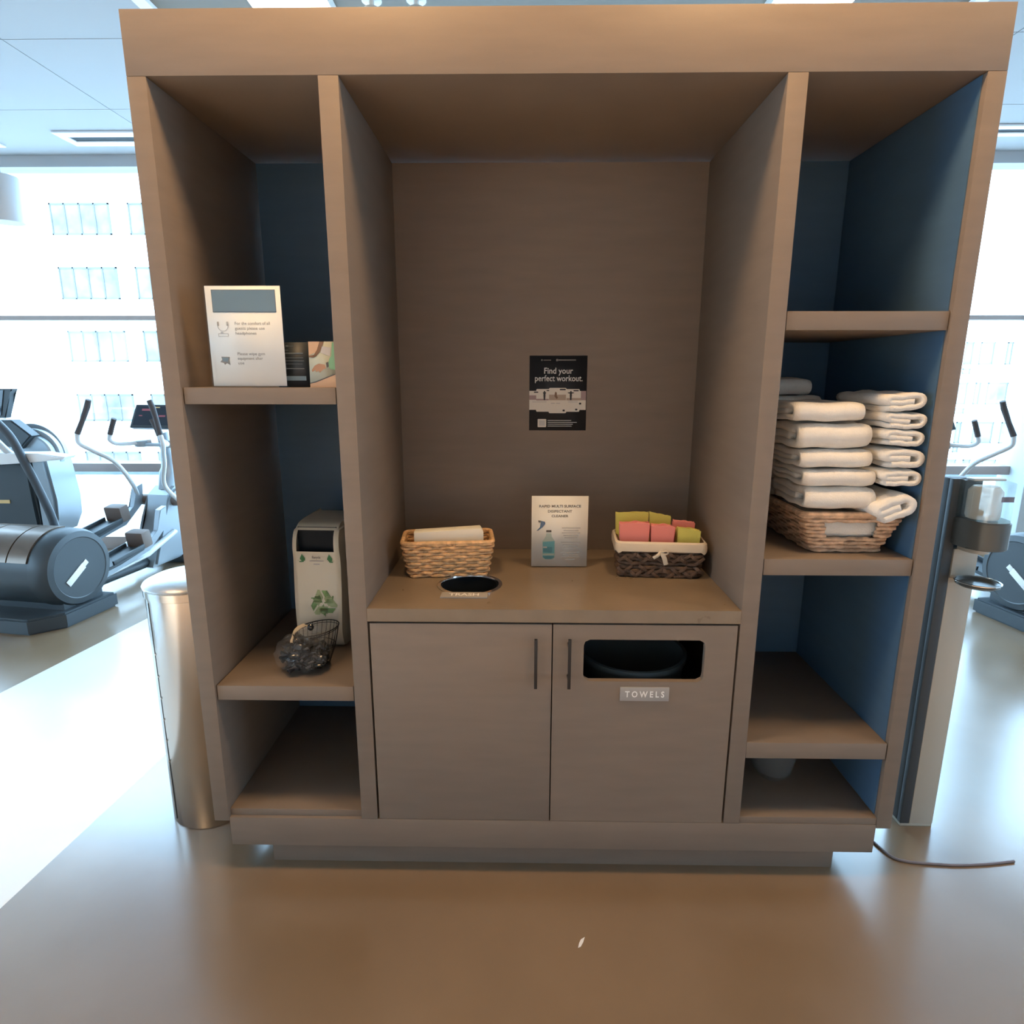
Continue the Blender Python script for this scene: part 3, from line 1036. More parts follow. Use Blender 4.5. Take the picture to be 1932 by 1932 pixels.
bb.use('paper_pale').poly([F(*p) for p in ((0.48, 0.10), (0.80, 0.13), (0.75, 0.32), (0.42, 0.24))])
bb.use('skin_dark').poly([F(*p, 2) for p in ((0.40, 0), (0.56, 0), (0.40, 0.22), (0.28, 0.30), (0.12, 0.34), (0.30, 0.18))])
bb.poly([F(*p, 2) for p in ((0, 0.31), (0.2, 0.28), (0.30, 0.30), (0.16, 0.35), (0, 0.34))])
bb.use('skin').poly([F(*p, 2) for p in ((0.08, 0.62), (0.20, 0.52), (0.34, 0.48), (0.55, 0.50), (0.60, 0.58), (0.50, 0.60), (0.36, 0.68), (0.34, 0.64), (0.22, 0.66), (0.22, 0.62), (0.10, 0.66))])
bb.use('green_ink').poly([F(*p, 2) for p in ((0.84, 0.02), (1, 0), (1, 0.62), (0.74, 0.60), (0.66, 0.52), (0.72, 0.38), (0.80, 0.30))])
bb.use('paper_line').poly([F(*p, 3) for p in ((0.60, 0.46), (0.68, 0.44), (0.70, 0.54), (0.62, 0.57))])
bb.poly([F(*p, 2) for p in ((0.0, 0.90), (0.2, 0.87), (1, 0.68), (1, 0.70), (0.2, 0.895), (0, 0.92))])
o = bb.build('picture_card', loc=(-0.598, 0.034, 1.5262), rot=(R(-3), 0, R(1)), recalc=False)
tag(o, 'small picture card showing a hand wiping a pale mat, beside the dark leaflet', 'card')

# ------------------------------------------------------------------ slim recycling bin on the left shelf
RB = thing('recycling_bin', 'slim cream recycling bin with green arrows mark on the left shelf', 'bin', (-0.700, 0.27, 0.6494), R(-3))
# side profile (y forward negative), S-curved front
front = [(0.030, 0.0), (0.004, 0.02), (-0.010, 0.07), (-0.008, 0.15), (0.000, 0.24), (0.004, 0.31), (0.000, 0.355), (0.010, 0.395), (0.036, 0.420), (0.075, 0.430), (0.17, 0.432), (0.258, 0.425)]
fr_ = bez([(0, y, z) for y, z in front], 66)
prof = [(p.y, p.z) for p in fr_]


def rb_w(z):
    return 0.0745 + 0.006 * math.sin(min(1, z / 0.46) * PI * 1.0) + (-0.004 if z > 0.41 else 0)


hx0, hx1 = 0.020, 0.0
bb = B('recycle_white')
cols = [-1.0, -0.86, -0.80, 0.80, 0.86, 1.0]
grid = []
for (y, z) in prof:
    grid.append([bb.v((c * rb_w(z), y + (0.006 if abs(c) == 1 else 0.0), z)) for c in cols])
OPZ0, OPZ1 = 0.338, 0.410
for i in range(len(prof) - 1):
    zc = (prof[i][1] + prof[i + 1][1]) / 2
    for j in range(len(cols) - 1):
        if OPZ0 < zc < OPZ1 and j in (2,):
            continue
        bb.f([grid[i][j], grid[i][j + 1], grid[i + 1][j + 1], grid[i + 1][j]])
for side in (0, -1):
    back = [bb.v(((-1 if side == 0 else 1) * rb_w(z), 0.26, z)) for (y, z) in prof]
    for i in range(len(prof) - 1):
        bb.f([grid[i][side], grid[i + 1][side], back[i + 1], back[i]])
bb.build('shell', RB)
bb = B('bin_dark')
bb.box(-0.066, 0.066, 0.03, 0.25, 0.325, 0.418)
bb.build('opening', RB)


def rb_pt(x, z, off=0.0012):
    for i in range(len(prof) - 1):
        if prof[i][1] <= z <= prof[i + 1][1]:
            t_ = (z - prof[i][1]) / max(1e-6, prof[i + 1][1] - prof[i][1])
            return (x, prof[i][0] + (prof[i + 1][0] - prof[i][0]) * t_ - off, z)
    return (x, prof[-1][0] - off, z)


bb = B('recycle_green')


def rpoly(pts, off=0.0012):
    # cut into thin strips so that the mark follows the curved front
    zs = sorted({round(p[1], 5) for p in pts})
    zmin, zmax = zs[0], zs[-1]
    n = max(2, int((zmax - zmin) / 0.004))

    def span(z):
        xs_ = []
        for i in range(len(pts)):
            (xa_, za), (xb_, zb) = pts[i], pts[(i + 1) % len(pts)]
            if (za - z) * (zb - z) < 0:
                xs_.append(xa_ + (xb_ - xa_) * (z - za) / (zb - za))
        return sorted(xs_)
    for k in range(n):
        za, zb = zmin + (zmax - zmin) * k / n, zmin + (zmax - zmin) * (k + 1) / n
        m_ = span((za + zb) / 2)
        for i in range(0, len(m_) - 1, 2):
            bb.poly([rb_pt(m_[i], za, off), rb_pt(m_[i + 1], za, off), rb_pt(m_[i + 1], zb, off), rb_pt(m_[i], zb, off)])


# three chasing arrows
ccx, ccz, RR_ = 0.020, 0.165, 0.052
for k in range(3):
    a = R(120 * k)
    rot = lambda p: (ccx + p[0] * math.cos(a) - p[1] * math.sin(a), ccz + p[0] * math.sin(a) + p[1] * math.cos(a))
    bb.use('recycle_pale')
    rpoly([rot(p) for p in ((-0.036, 0.004), (-0.016, -0.008), (0.000, 0.020), (-0.012, 0.046), (-0.020, 0.044))])
    bb.use('recycle_green')
    rpoly([rot(p) for p in ((-0.006, 0.044), (0.014, 0.042), (0.026, 0.022), (0.036, 0.028), (0.030, -0.004), (0.002, 0.002), (0.012, 0.010), (0.002, 0.028))])
bb.use('arrow_green')
for s_ in (-1, 1):
    cx = s_ * 0.046
    rpoly([(cx, 0.333), (cx + 0.010, 0.318), (cx + 0.0085, 0.309), (cx - 0.0, 0.305), (cx - 0.009, 0.316)], 0.0014)
    rpoly([(cx + s_ * 0.002, 0.310), (cx + s_ * 0.014, 0.308), (cx + s_ * 0.016, 0.312), (cx + s_ * 0.010, 0.305), (cx, 0.304)], 0.0014)
bb.use('paper_grey')
bb.text('Recycle', 0.012, rb_pt(0.002, 0.318, 0.003), width=0.028, bold=0.0003)
bb.use('paper_pale')
rpoly([(-0.022, 0.311), (0.026, 0.311), (0.026, 0.307), (-0.022, 0.307)], 0.0014)
rpoly([(-0.009, 0.300), (0.012, 0.300), (0.012, 0.296), (-0.009, 0.296)], 0.0014)
bb.build('printed_mark', RB, recalc=False)

# wire basket heaped with bagged black earphones
WB = thing('wire_basket', 'small black wire basket in front of the recycling bin', 'basket', (-0.690, 0.165, 0.6494))
bb = B('black_metal')


def loop(cx, cy, z, rx, ry, r, tilt=0.0, n=40):
    bb.tube([(cx + rx * math.cos(k * 2 * PI / n), cy + ry * math.sin(k * 2 * PI / n), z + tilt * math.cos(k * 2 * PI / n)) for k in range(n)], r, 6, closed=True, up=(0, 0, 1))


loop(0.012, 0.0, 0.118, 0.072, 0.066, 0.0020, 0.010)
loop(0.012, 0.0, 0.111, 0.070, 0.064, 0.0012, 0.010)
loop(0, 0, 0.003, 0.050, 0.046, 0.0018)
loop(0.006, 0, 0.06, 0.064, 0.058, 0.0012)
for k in range(28):
    a = k * 2 * PI / 28
    bb.tube(bez([(0.050 * math.cos(a), 0.046 * math.sin(a), 0.003), (0.006 + 0.064 * math.cos(a), 0.058 * math.sin(a), 0.06), (0.012 + 0.072 * math.cos(a), 0.066 * math.sin(a), 0.118 + 0.010 * math.cos(a))], 6), 0.0009, 5)
bb.build('wire_frame', WB)
# bag: crumpled clear film full of black packets, bulging to the front left
BG = thing('earphone_bag', 'crumpled clear bag of black earphone packets bulging out of the wire basket', 'bag', (-0.715, 0.115, 0.6494))


def blob(mt, name, rx, ry, rz, cx, cy, cz, j, js, parent, seg=28, cut=0.0):
    bb = B(mt)
    pr_ = []
    nn = 14
    for i in range(nn + 1):
        a = -PI / 2 + PI * i / nn
        pr_.append((max(1e-7, math.cos(a)), math.sin(a)))
    rings = []
    for r_, z_ in pr_:
        rings.append([(cx + rx * r_ * math.cos(k * 2 * PI / seg), cy + ry * r_ * math.sin(k * 2 * PI / seg), max(0.001, cz + rz * z_)) for k in range(seg)])
    bb.loft(rings, caps=False)
    bmesh.ops.remove_doubles(bb.bm, verts=bb.bm.verts[:], dist=1e-5)
    for v in bb.bm.verts:
        d = noise.noise(v.co * js) * j + noise.noise(v.co * js * 2.7) * j * 0.5
        v.co += (v.co - Vector((cx, cy, cz))).normalized() * d
        v.co.z = max(v.co.z, 0.0012)
    o = bb.build(name, parent)
    for p in o.data.polygons:
        p.use_smooth = False
    return o


blob('plastic_bag', 'bag_film', 0.086, 0.070, 0.062, 0.010, 0.0, 0.060, 0.016, 30, BG)
bb = B('black_plastic')
for i in range(150):
    a = rnd.random() * 2 * PI
    q = math.sqrt(rnd.random())
    x, y = 0.014 + q * 0.070 * math.cos(a), 0.004 + q * 0.056 * math.sin(a)
    z = 0.012 + rnd.random() * (0.108 - 0.055 * q)
    bb.T = Matrix.Translation((x, y, z)) @ Matrix.Rotation(rnd.random() * 6, 4, 'Z') @ Matrix.Rotation(rnd.uniform(-0.9, 0.9), 4, 'X')
    bb.box(-0.013, 0.013, -0.009, 0.009, -0.004, 0.004, 0.0015)
bb.T = Matrix.Identity(4)
bb.build('packets', BG)['kind'] = 'stuff'
bb = B('kraft')
bb.tube(bez([(-0.028, 0.01, 0.085), (-0.020, 0.02, 0.118), (0.005, 0.03, 0.136), (0.030, 0.03, 0.132)], 12), [0.004] * 4 + [0.006] * 5 + [0.003] * 4, 10, flat=0.4)
bb.build('paper_insert', BG, jitter=0.004, jscale=60)
blob('plastic_bag', 'loose_film', 0.05, 0.045, 0.022, 0.035, 0.03, 0.112, 0.018, 40, BG, 20)
blob('black_plastic', 'earphone_pod', 0.010, 0.008, 0.011, 0.035, 0.01, 0.138, 0.0005, 20, BG, 14)

# ------------------------------------------------------------------ towels in their basket
TB = thing('wicker_basket', 'tan wicker basket with a handle slot under the white towels', 'basket', (0.925, 0.258, 1.0552), R(0), 'wicker baskets')
basket(TB, 'wicker_tan', 0.200, 0.36, 0.285, 0.42, 0.118, 10, 26, 0.0065, hole=(-0.07, 0.065, 0.050, 0.100))
# keep the tall front of the basket in line with the shelf edge


def towel_path(w, h, seed, fold=0.0):
    """centre line of a cloth folded in three, seen from its open end: starts bottom left, ends inside"""
    t = h / 3
    r_ = random.Random(seed)
    a, c = w / 2 - h / 2, 0.0
    pts = []
    x0_ = -w / 2 + t * 0.5 + r_.uniform(0, 0.012)
    n = 12
    for k in range(n):
        pts.append((x0_ + (a - x0_) * k / n, -t + 0.001 * math.sin(k + seed)))
    for k in range(9):
        an = -PI / 2 + PI * k / 8
        pts.append((a + math.cos(an) * t * 1.02, math.sin(an) * t))
    xl = -w / 2 + t * 0.9
    for k in range(1, n):
        pts.append((a + (xl - a) * k / n, t + 0.0012 * math.sin(k * 0.8 + seed * 2)))
    for k in range(7):
        an = PI / 2 + PI * k / 6
        pts.append((xl + math.cos(an) * t * 0.5, t * 0.5 + math.sin(an) * t * 0.5))
    xe = a - r_.uniform(0.002, 0.02)
    for k in range(1, n):
        pts.append((xl + (xe - xl) * k / n, 0.0 + 0.0006 * math.sin(k)))
    return pts, t


def towel(label, loc, w, h, depth, seed, rz=0.0, face='end', tilt=0.0, group='folded white towels on the right shelf', pitch=0.0):
    """face='end': the open fold faces the camera; face='fold': the closed fold faces the camera"""
    pts, t = towel_path(w if face == 'end' else depth, h, seed)
    bb = B('towel')
    L = depth if face == 'end' else w
    nd = 12
    half = t * 0.485
    cl = [Vector((p[0], p[1])) for p in pts]
    A, C = [], []
    for i, p in enumerate(cl):
        q0, q1 = cl[max(0, i - 1)], cl[min(len(cl) - 1, i + 1)]
        d = (q1 - q0).normalized()
        nrm = Vector((-d.y, d.x))
        A.append(p + nrm * half)
        C.append(p - nrm * half)
    rg = []
    for k in range(nd + 1):
        f = k / nd
        s_ = f * L
        end = min(f, 1 - f) * L
        sh = 1 - 0.10 * max(0, 1 - end / 0.010)    # soften the open ends
        row = []
        for P_ in (A, C):
            row.append([(q.x, q.y * sh) for q in P_])
        rg.append((s_, row))

    def XYZ(q, s_):
        x, z = q
        sag = 0.0018 * math.sin(x * 45 + seed) + 0.0014 * math.sin(s_ * 50 + seed * 1.7)
        if face == 'end':
            return (x, s_, z + h / 2 + sag)
        return (s_ - L / 2, -x + depth / 2, z + h / 2 + sag)
    VA = [[bb.v(XYZ(q, s_)) for q in row[0]] for s_, row in rg]
    VC = [[bb.v(XYZ(q, s_)) for q in row[1]] for s_, row in rg]
    m_ = len(cl)
    for k in range(nd):
        for i in range(m_ - 1):
            bb.f([VA[k][i], VA[k][i + 1], VA[k + 1][i + 1], VA[k + 1][i]])
            bb.f([VC[k][i + 1], VC[k][i], VC[k + 1][i], VC[k + 1][i + 1]])
        for i in (0, m_ - 1):
            bb.f([VA[k][i], VC[k][i], VC[k + 1][i], VA[k + 1][i]])
    for k in (0, nd):
        for i in range(m_ - 1):
            bb.f([VA[k][i], VA[k][i + 1], VC[k][i + 1], VC[k][i]])
    o = bb.build('folded_towel', loc=loc, rot=(pitch, tilt, rz), jitter=0.0015, jscale=22)
    for e_ in o.data.edges:
        e_.use_edge_sharp = False
    return tag(o, label, 'towel', group)


order = ('topmost', 'second from the top', 'middle', 'second from the bottom', 'lowest')
# left stack: closed folds to the front
zs = [(1.436, 0.054, 0.816, 0.190), (1.362, 0.073, 0.838, 0.198), (1.308, 0.052, 0.848, 0.194), (1.256, 0.051, 0.862, 0.196), (1.188, 0.066, 0.872, 0.192)]
for i, (z, h, cx, w) in enumerate(zs):
    towel('white folded towel, %s of the front left stack over the tan basket' % order[i], (cx, 0.032, z), w, h * 0.94, 0.25, 11 + i * 3, R(1 - 0.5 * i), 'fold', group='white towels of the front left stack')
# right stack: open folds to the front
zr = [(1.466, 0.052, 1.006, 0.108, -2), (1.420, 0.047, 1.012, 0.110, 1), (1.371, 0.048, 1.014, 0.106, 1), (1.311, 0.057, 1.021, 0.110, 0), (1.262, 0.048, 1.021, 0.106, 2)]
for i, (z, h, cx, w, tl) in enumerate(zr):
    towel('white open-fold towel, %s of five level ones in the right stack' % order[i], (cx, 0.012, z), w, h * 0.92, 0.25, 31 + i * 5, R(2.5), 'end', R(tl), group='white towels of the right stack')
towel('white folded towel tilting down over the basket edge at the bottom of the right stack', (1.022, 0.004, 1.170), 0.116, 0.064, 0.24, 77, R(2.5), 'end', R(-20), group='white towels of the right stack')
# rear stack in the shade
zq = 1.176
nums = ('lowest one', 'two up from the basket', 'three up', 'four up', 'five up', 'six up', 'topmost one')
for i in range(7):
    h = 0.054
    towel('shaded towel of the rear stack behind the front left stack, ' + nums[i], (0.800 if i == 6 else 0.836, 0.325, zq), 0.19, h * 0.93, 0.25, 50 + i, R(3), 'fold', group='white towels of the rear stack')
    zq += h
# a towel lying inside the basket, seen through its handle slot
towel('white towel inside the tan basket, seen through the handle slot', (0.915, 0.075, 1.090), 0.20, 0.07, 0.30, 91, 0, 'fold', group='towel inside the tan basket')

# clear tub in the lowest right compartment
t = thing('plastic_tub', 'clear plastic tub standing in the lowest right compartment', 'tub', (0.842, 0.22, 0.2224))
B('tub').lathe([(0.045, 0.0), (0.062, 0.02), (0.074, 0.08), (0.078, 0.175), (0.075, 0.176), (0.071, 0.08), (0.058, 0.022), (0.0, 0.006)], seg=32).build('tub_body', t)

# ------------------------------------------------------------------ steel bin left of the cabinet
SB = thing('steel_bin', 'tall brushed steel cylinder bin on the floor at the left side of the cabinet', 'bin', (-1.152, 0.325, 0))
bb = B('steel')
bb.lathe([(0.140, 0.0), (0.143, 0.004), (0.143, 0.84), (0.141, 0.842), (0.0, 0.842)], seg=96)
bb.build('bin_body', SB)
bb = B('dark_gap')
bb.T = Matrix.Rotation(R(-128), 4, 'Z')
bb.box(0.1428, 0.1437, -0.0016, 0.0016, 0.02, 0.83)
bb.build('door_seam', SB)
bb = B('steel')
for k in range(6):
    a = R(-127)
    bb.T = Matrix.Translation((0.1436 * math.cos(a), 0.1436 * math.sin(a), 0.25 + 0.08 * k))
    bb.box(-0.002, 0.002, -0.002, 0.002, -0.003, 0.003)
bb.T = Matrix.Identity(4)
bb.build('hinge_pins', SB)
B('steel').lathe([(0.1435, 0.8425), (0.1475, 0.8425), (0.1480, 0.868), (0.1435, 0.872), (0.0, 0.872)], seg=96).build('collar', SB)
B('steel_lid').lathe([(0.1470, 0.8725), (0.1500, 0.8745), (0.1470, 0.880), (0.120, 0.893), (0.07, 0.902), (0.0, 0.905)], seg=96).build('lid', SB)

# ------------------------------------------------------------------ hand sanitizer stand
HS = thing('sanitizer_stand', 'tall slate and putty hand sanitizer stand on the floor right of the cabinet', 'sanitizer stand', (1.3795, 0.262, 0))
B('post_dark').box(-0.0565, 0.0495, -0.001, 0.050, 0.012, 1.245, 0.003).build('post', HS)
B('post_beige').box(-0.0245, 0.0565, -0.021, -0.0015, 0.012, 1.02, 0.002).build('front_face', HS)
B('post_dark').box(-0.0565, -0.0250, -0.021, -0.0015, 0.012, 1.246, 0.002).build('edge_strip', HS)
B('post_beige').box(-0.055, 0.056, -0.020, 0.050, 0.0, 0.0115, 0.002).build('foot', HS)


def dshape(w, d, n=14, y0=-0.0215):
    out = [(w / 2, y0)]
    for k in range(n + 1):
        a = PI * k / n
        out.append((w / 2 * math.copysign(abs(math.cos(a)) ** 0.75, math.cos(a)), y0 - 0.012 - (d - 0.012) * math.sin(a) ** 0.8))
    out.append((-w / 2, y0))
    return [(x + 0.026, y) for x, y in out]


D1 = dshape(0.130, 0.110)
bb = B('disp_grey')
bb.prism(D1[::-1], 1.040, 1.128, 'z', 0.004)
bb.use('sticker').T = Matrix.Identity(4)
bb.poly([(0.030, -0.1285, 1.058), (0.052, -0.1265, 1.058), (0.054, -0.1265, 1.068), (0.034, -0.1285, 1.068)])
bb.build('dispenser_band', HS)
bb = B('clear').prism([(x * 0.98, y) for x, y in dshape(0.125, 0.106)][::-1], 1.1285, 1.245, 'z')
bb.build('reservoir_cover', HS)
bb = B('gel')
bb.lathe([(0.0, 1.131), (0.042, 1.133), (0.045, 1.142), (0.045, 1.218), (0.034, 1.232), (0.0, 1.234)], 0.012, -0.068, 28)
bb.use('purple').box(0.032, 0.068, -0.110, -0.1085, 1.190, 1.206)
bb.build('gel_cartridge', HS)
B('gym_pale').box(-0.022, 0.075, -0.060, -0.0225, 1.2455, 1.253, 0.003).build('top_cap', HS)
B('post_beige').prism([(x * 0.55 + 0.006, y * 0.62 - 0.009) for x, y in D1][::-1], 1.022, 1.0395, 'z').build('nozzle', HS)
bb = B('post_beige').box(-0.0245, 0.052, -0.026, -0.0215, 0.925, 1.021, 0.001)
bb.build('backplate', HS)
bb = B('disp_grey')
rg = []
for (sx_, z) in ((0.80, 0.918), (0.98, 0.924), (1.0, 0.932), (0.93, 0.932), (0.82, 0.924)):
    rg.append([(0.020 + math.cos(k * 2 * PI / 36) * 0.060 * sx_, -0.085 + math.sin(k * 2 * PI / 36) * 0.060 * sx_, z) for k in range(36)])
bb.loft(rg)
bb.build('drip_tray', HS)
bb = B('chrome')
bb.tube([(0.020 + math.cos(k * 2 * PI / 40) * 0.0605, -0.085 + math.sin(k * 2 * PI / 40) * 0.0605, 0.934) for k in range(40)], 0.0022, 6, closed=True, up=(0, 0, 1))
bb.build('tray_rim', HS)

# thin cord on the floor
bb = B('cord')
bb.tube(bez([(1.165, 0.30, 0.0042), (1.180, 0.19, 0.0042), (1.205, 0.10, 0.0042), (1.245, 0.073, 0.0042), (1.32, 0.064, 0.0042), (1.40, 0.060, 0.0042), (1.50, 0.066, 0.0042), (1.60, 0.080, 0.0042)], 48), 0.004, 8)
tag(bb.build('power_cord'), 'thin grey cord lying on the floor at the cabinet base on the right', 'cord')
# scrap of paper on the floor
bb = B('white_ink')
pts = [(0, 0), (0.008, 0.004), (0.016, 0.018), (0.022, 0.034), (0.016, 0.030), (0.010, 0.026), (0.004, 0.014)]
bb.prism(pts, 0.0003, 0.0012, 'z')
tag(bb.build('paper_scrap', loc=(0.142, -0.255, 0)), 'tiny white scrap lying on the brown floor in front of the cabinet', 'scrap')


# ------------------------------------------------------------------ elliptical trainers
def elliptical(name, label, loc, rz):
    T = thing(name, label, 'exercise machine', loc, rz, 'elliptical trainers by the windows')
    # rear base slab
    bb = B('gym_grey').prism([(-0.42, -0.33), (0.20, -0.33), (0.33, -0.18), (0.33, 0.22), (-0.42, 0.22)], 0.0, 0.10, 'z', 0.012)
    bb.build('base_slab', T)
    # drum housing, axis across the machine
    bb = B('gym_grey')
    DR, DZc = 0.248, 0.343
    bb.lathe([(0.0, -0.31), (DR * 0.93, -0.31), (DR, -0.285), (DR, 0.17), (DR + 0.004, 0.171), (DR + 0.006, 0.20), (DR + 0.004, 0.265), (DR * 0.95, 0.30), (DR * 0.80, 0.308), (DR * 0.78, 0.304), (0.0, 0.306)], 0, DZc, 64, 'x')
    bb.box(-0.28, 0.28, -0.14, 0.16, 0.09, 0.18)
    bb.build('drum_housing', T)
    # bronze cover over the upper rear quarter
    bb = B('gym_bronze')
    n = 16
    for (xa_, xb_) in ((-0.30, -0.20), (-0.19, 0.02), (0.03, 0.168)):
        rings = []
        for k in range(n + 1):
            a = R(160 - 84 * k / n)
            ca, sa = math.cos(a), math.sin(a)
            rings.append([(xa_, (DR + 0.001) * ca, DZc + (DR + 0.001) * sa), (xb_, (DR + 0.001) * ca, DZc + (DR + 0.001) * sa), (xb_, (DR + 0.012) * ca, DZc + (DR + 0.012) * sa), (xa_, (DR + 0.012) * ca, DZc + (DR + 0.012) * sa)])
        bb.loft(rings)
    bb.build('bronze_cover', T)
    bb = B('gold')
    bb.T = Matrix.Translation((-0.07, 0, DZc)) @ Matrix.Rotation(R(-62), 4, 'X')
    bb.box(-0.045, 0.045, -0.006, 0.006, DR + 0.012, DR + 0.0135)
    bb.T = Matrix.Identity(4)
    bb.build('badge', T)
    bb = B('sticker')
    bb.T = Matrix.Translation((0.3085, -0.02, DZc - 0.02)) @ Matrix.Rotation(R(34), 4, 'X')
    bb.box(-0.002, 0.002, -0.11, 0.05, -0.022, 0.022, 0.001).box(-0.002, 0.002, 0.05, 0.085, -0.014, 0.020, 0.001)
    bb.build('sticker', T)
    # ramp rails and cross foot
    for s_ in (-1, 1):
        bb = B('gym_pale')
        bb.tube([(s_ * 0.15, 0.20, 0.16), (s_ * 0.14, 0.75, 0.20), (s_ * 0.12, 1.10, 0.30)], 0.028, 10, flat=0.7)
        bb.build('rail', T)
    bb = B('gym_grey').tube([(0, 0.18, 0.09), (0, 0.9, 0.09), (0, 1.30, 0.10)], 0.05, 12, flat=0.8)
    bb.box(-0.26, 0.26, 1.18, 1.30, 0, 0.07, 0.015)
    bb.build('frame_beam', T)
    # pedal arms with foot trays and toe blocks
    for s_, yy, zz, sl in ((-1, 0.62, 0.385, 0.18), (1, 0.42, 0.25, 0.16)):
        pa = B('gym_blue')
        pa.prism([(yy - 0.28, zz - 0.09 - 0.02), (yy + 0.30, zz + 0.0), (yy + 0.50, zz + 0.14), (yy + 0.52, zz + 0.30), (yy + 0.45, zz + 0.28), (yy + 0.40, zz + 0.13), (yy + 0.26, zz + 0.04), (yy - 0.28, zz - 0.06)], s_ * 0.18 - 0.025, s_ * 0.18 + 0.025, 'x', 0.004)
        pao = pa.build('pedal_arm', T)
        tr = B('gym_grey')
        tr.T = Matrix.Translation((s_ * 0.17, yy, zz)) @ Matrix.Rotation(sl, 4, 'X')
        tr.prism([(-0.07, -0.22), (0.07, -0.22), (0.085, -0.05), (0.075, 0.20), (-0.075, 0.20), (-0.085, -0.05)], 0, 0.022, 'z', 0.004)
        tr.box(-0.085, -0.070, -0.10, 0.20, 0.02, 0.05, 0.003).box(0.070, 0.085, -0.10, 0.20, 0.02, 0.05, 0.003)
        tr.build('foot_tray', pao)
        tr = B('gym_pad')
        tr.T = Matrix.Translation((s_ * 0.17, yy, zz)) @ Matrix.Rotation(sl, 4, 'X')
        tr.box(-0.075, 0.075, 0.205, 0.30, 0.0, 0.13, 0.02)
        tr.build('toe_block', pao)
    # front body
    bb = B('gym_blue')
    bb.prism([(0.85, 0.06), (1.32, 0.06), (1.36, 0.30), (1.30, 0.60), (1.20, 0.66), (1.10, 0.60), (1.05, 0.42)], -0.11, 0.11, 'x', 0.02)
    bb.build('front_body', T)
    bb = B('gym_pad').tube([(-0.20, 1.16, 0.545), (-0.1, 1.15, 0.55), (0.1, 1.15, 0.55), (0.20, 1.16, 0.545)], 0.045, 14)
    bb.build('pivot_pod', T)
    bb = B('gym_blue').tube(bez([(0, 1.22, 0.62), (0, 1.27, 0.85), (0, 1.24, 1.10)], 10), [0.07] * 4 + [0.055] * 3 + [0.045] * 4, 14)
    bb.build('mast', T)
    # moving arms
    for s_ in (-1, 1):
        ox_ = 0.10 if s_ > 0 else 0.0
        p = bez([(s_ * 0.19, 1.12, 0.54), (s_ * 0.145, 1.02, 0.70), (s_ * 0.165 + ox_, 0.90, 0.89), (s_ * 0.25 + ox_, 0.80, 0.99), (s_ * 0.305 + ox_, 0.74, 1.055), (s_ * 0.300 + ox_, 0.73, 1.13)], 40)
        bb = B('gym_pale').tube(p, 0.0165, 12)
        arm = bb.build('moving_arm', T)
        B('grip').tube([(s_ * 0.300 + ox_, 0.73, 1.125), (s_ * 0.265 + ox_, 0.755, 1.22), (s_ * 0.225 + ox_, 0.775, 1.325), (s_ * 0.205 + ox_, 0.775, 1.375)], [0.020, 0.018, 0.021, 0.019], 12).build('grip', arm)
    # fixed handles
    for s_ in (-1, 1):
        p = bez([(s_ * 0.06, 1.18, 1.03), (s_ * 0.15, 1.10, 1.02), (s_ * 0.215, 1.00, 1.025), (s_ * 0.232, 0.95, 1.06), (s_ * 0.215, 0.94, 1.105)], 24)
        ha = B('gym_pale').tube(p, 0.016, 12).build('fixed_handle', T)
        B('grip').tube([(s_ * 0.215, 0.94, 1.103), (s_ * 0.195, 0.945, 1.16), (s_ * 0.165, 0.945, 1.225)], 0.019, 12).build('grip', ha)
    # console
    bb = B('gym_grey')
    bb.T = Matrix.Translation((0, 1.20, 1.225)) @ Matrix.Rotation(R(-22), 4, 'X')
    bb.prism([(-0.225, -0.095), (0.225, -0.095), (0.20, 0.100), (-0.20, 0.100)], -0.012, 0.045, 'y', 0.006)
    co = bb.build('console', T)
    bb = B('screen')
    bb.T = Matrix.Translation((0, 1.20, 1.225)) @ Matrix.Rotation(R(-22), 4, 'X')
    bb.prism([(-0.195, -0.075), (0.195, -0.075), (0.18, 0.085), (-0.18, 0.085)], -0.0155, -0.0125, 'y')
    bb.use('screen_pink')
    for (x, z, w, h) in ((-0.13, 0.045, 0.09, 0.018), (0.03, -0.005, 0.06, 0.014), (-0.15, 0.0, 0.03, 0.008), (0.10, 0.05, 0.05, 0.02), (-0.03, -0.04, 0.04, 0.008)):
        bb.box(x, x + w, -0.0165, -0.0156, z, z + h)
    bb.use('gold').box(-0.03, 0.03, -0.0165, -0.0156, 0.07, 0.078)
    bb.build('screen', co)
    bb = B('gym_blue').lathe([(0.04, 0.985), (0.055, 0.99), (0.06, 1.035), (0.05, 1.035), (0.045, 0.998), (0.0, 0.996)], -0.13, 1.16, 20)
    bb.lathe([(0.04, 0.985), (0.055, 0.99), (0.06, 1.035), (0.05, 1.035), (0.045, 0.998), (0.0, 0.996)], 0.13, 1.16, 20)
    bb.box(-0.13, 0.13, 1.13, 1.22, 0.99, 1.02, 0.006)
    bb.build('bottle_tray', T)
    return T


EL = elliptical('elliptical_trainer', 'grey elliptical trainer with bronze drum cover on the floor left of the cabinet', (-3.17, 2.15, 0), R(-9))
dup(EL, (3.40, 2.15, 0), R(9), 'grey elliptical trainer behind the sanitizer stand at the right edge', (-1, 1, 1))

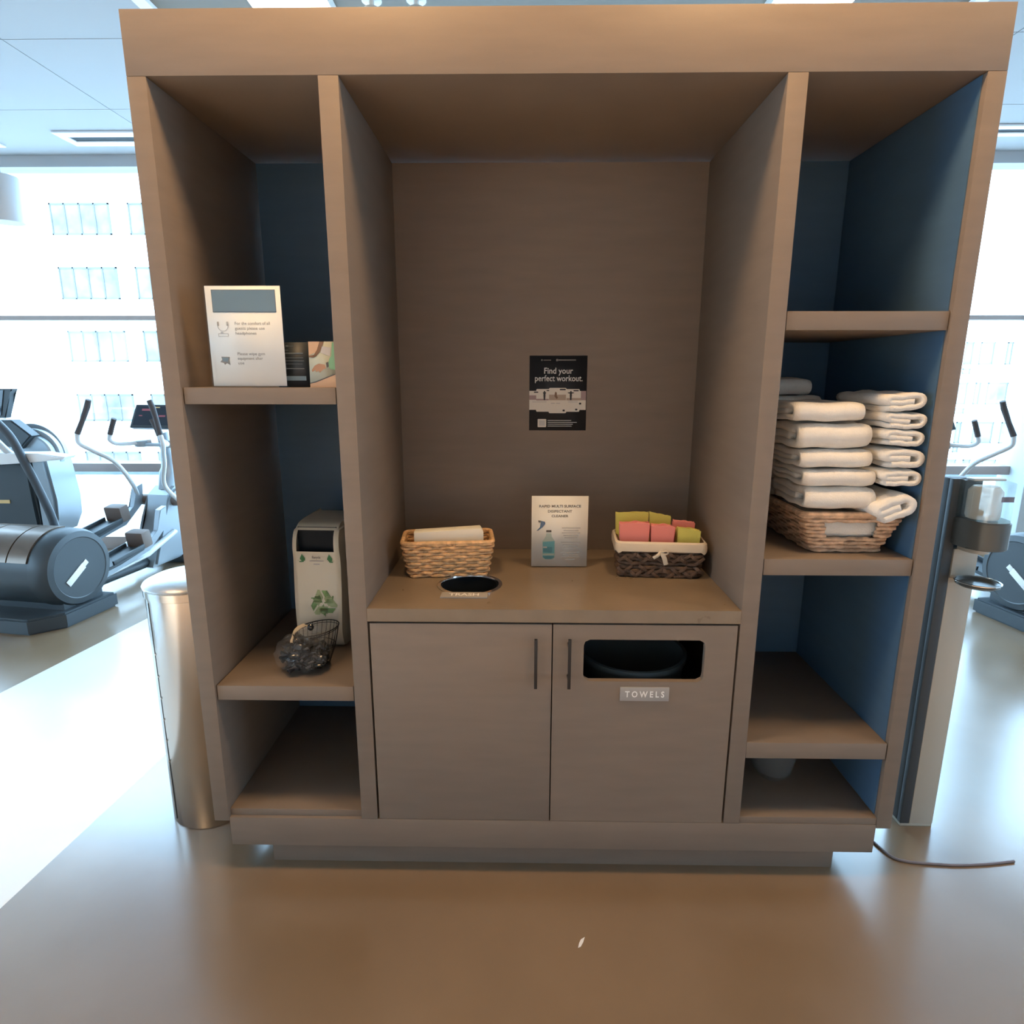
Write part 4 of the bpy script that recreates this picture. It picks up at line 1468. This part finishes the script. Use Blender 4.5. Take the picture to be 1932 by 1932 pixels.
# climbing trainer at the far left, behind the drum of the elliptical
CT = thing('climbing_trainer', 'slate trainer with wide white crossbar and domed top at the far left window', 'exercise machine', (-3.98, 2.85, 0))
B('gym_grey').box(-0.42, 0.42, -0.20, 0.45, 0, 0.08, 0.02).build('base_slab', CT)
bb = B('gym_grey')
bb.prism([(-0.25, 0.40), (-0.17, 0.34), (0.14, 0.34), (0.20, 0.40), (0.18, 0.90), (-0.25, 0.90)], 0.10, 0.30, 'y', 0.02)
bb.use('gold').box(-0.10, -0.00, 0.095, 0.0995, 0.585, 0.612)
bb.build('front_housing', CT)
bb = B('gym_blue')
bb.prism([(0.19, 0.36), (0.27, 0.33), (0.33, 0.45), (0.34, 0.60), (0.305, 0.92), (0.19, 0.92)], 0.12, 0.42, 'y', 0.02)
bb.box(-0.14, 0.14, 0.14, 0.40, 0.07, 0.345)
bb.build('side_shell', CT)
bb = B('gym_white')
bb.prism([(-0.30, 0.885), (0.40, 0.935), (0.62, 0.955), (0.64, 0.975), (0.45, 1.000), (-0.30, 1.000)], -0.12, 0.02, 'y', 0.012)
bb.build('crossbar', CT)
for i, (cx, rr2, yy) in enumerate(((0.13, 0.17, 0.24), (0.10, 0.215, 0.30), (0.06, 0.25, 0.36))):
    bb = B('gym_blue')
    bb.lathe([(0.0, yy - 0.03), (rr2 * 0.94, yy - 0.03), (rr2, yy - 0.02), (rr2, yy + 0.02), (0.0, yy + 0.03)], cx, 0.93, 40, 'y')
    bb.build('crank_disc', CT)
bb = B('gym_grey').prism([(-0.10, 1.22), (0.06, 1.22), (0.20, 1.10), (0.10, 1.00), (-0.14, 1.04)], 0.16, 0.26, 'y', 0.01)
bb.build('neck', CT)
bb = B('gym_grey').prism([(-0.24, 1.24), (0.075, 1.24), (0.135, 1.42), (0.165, 1.455), (-0.24, 1.455)], 0.10, 0.16, 'y', 0.006)
co = bb.build('console', CT)
B('screen').prism([(-0.24, 1.26), (0.05, 1.26), (0.10, 1.445), (-0.24, 1.445)], 0.094, 0.0985, 'y').build('screen', co)
bb = B('post_dark').tube(bez([(0.20, -0.16, 1.26), (0.30, -0.15, 1.12), (0.36, -0.14, 0.94), (0.43, -0.13, 0.72), (0.49, -0.12, 0.46), (0.51, -0.12, 0.08)], 30), 0.028, 12)
bb.build('curved_pole', CT)
bb = B('gym_pale').tube(bez([(-0.10, -0.10, 1.30), (0.05, -0.10, 1.20), (0.18, -0.10, 1.05), (0.22, -0.08, 0.99)], 14), 0.024, 12)
bb.build('white_handle', CT)
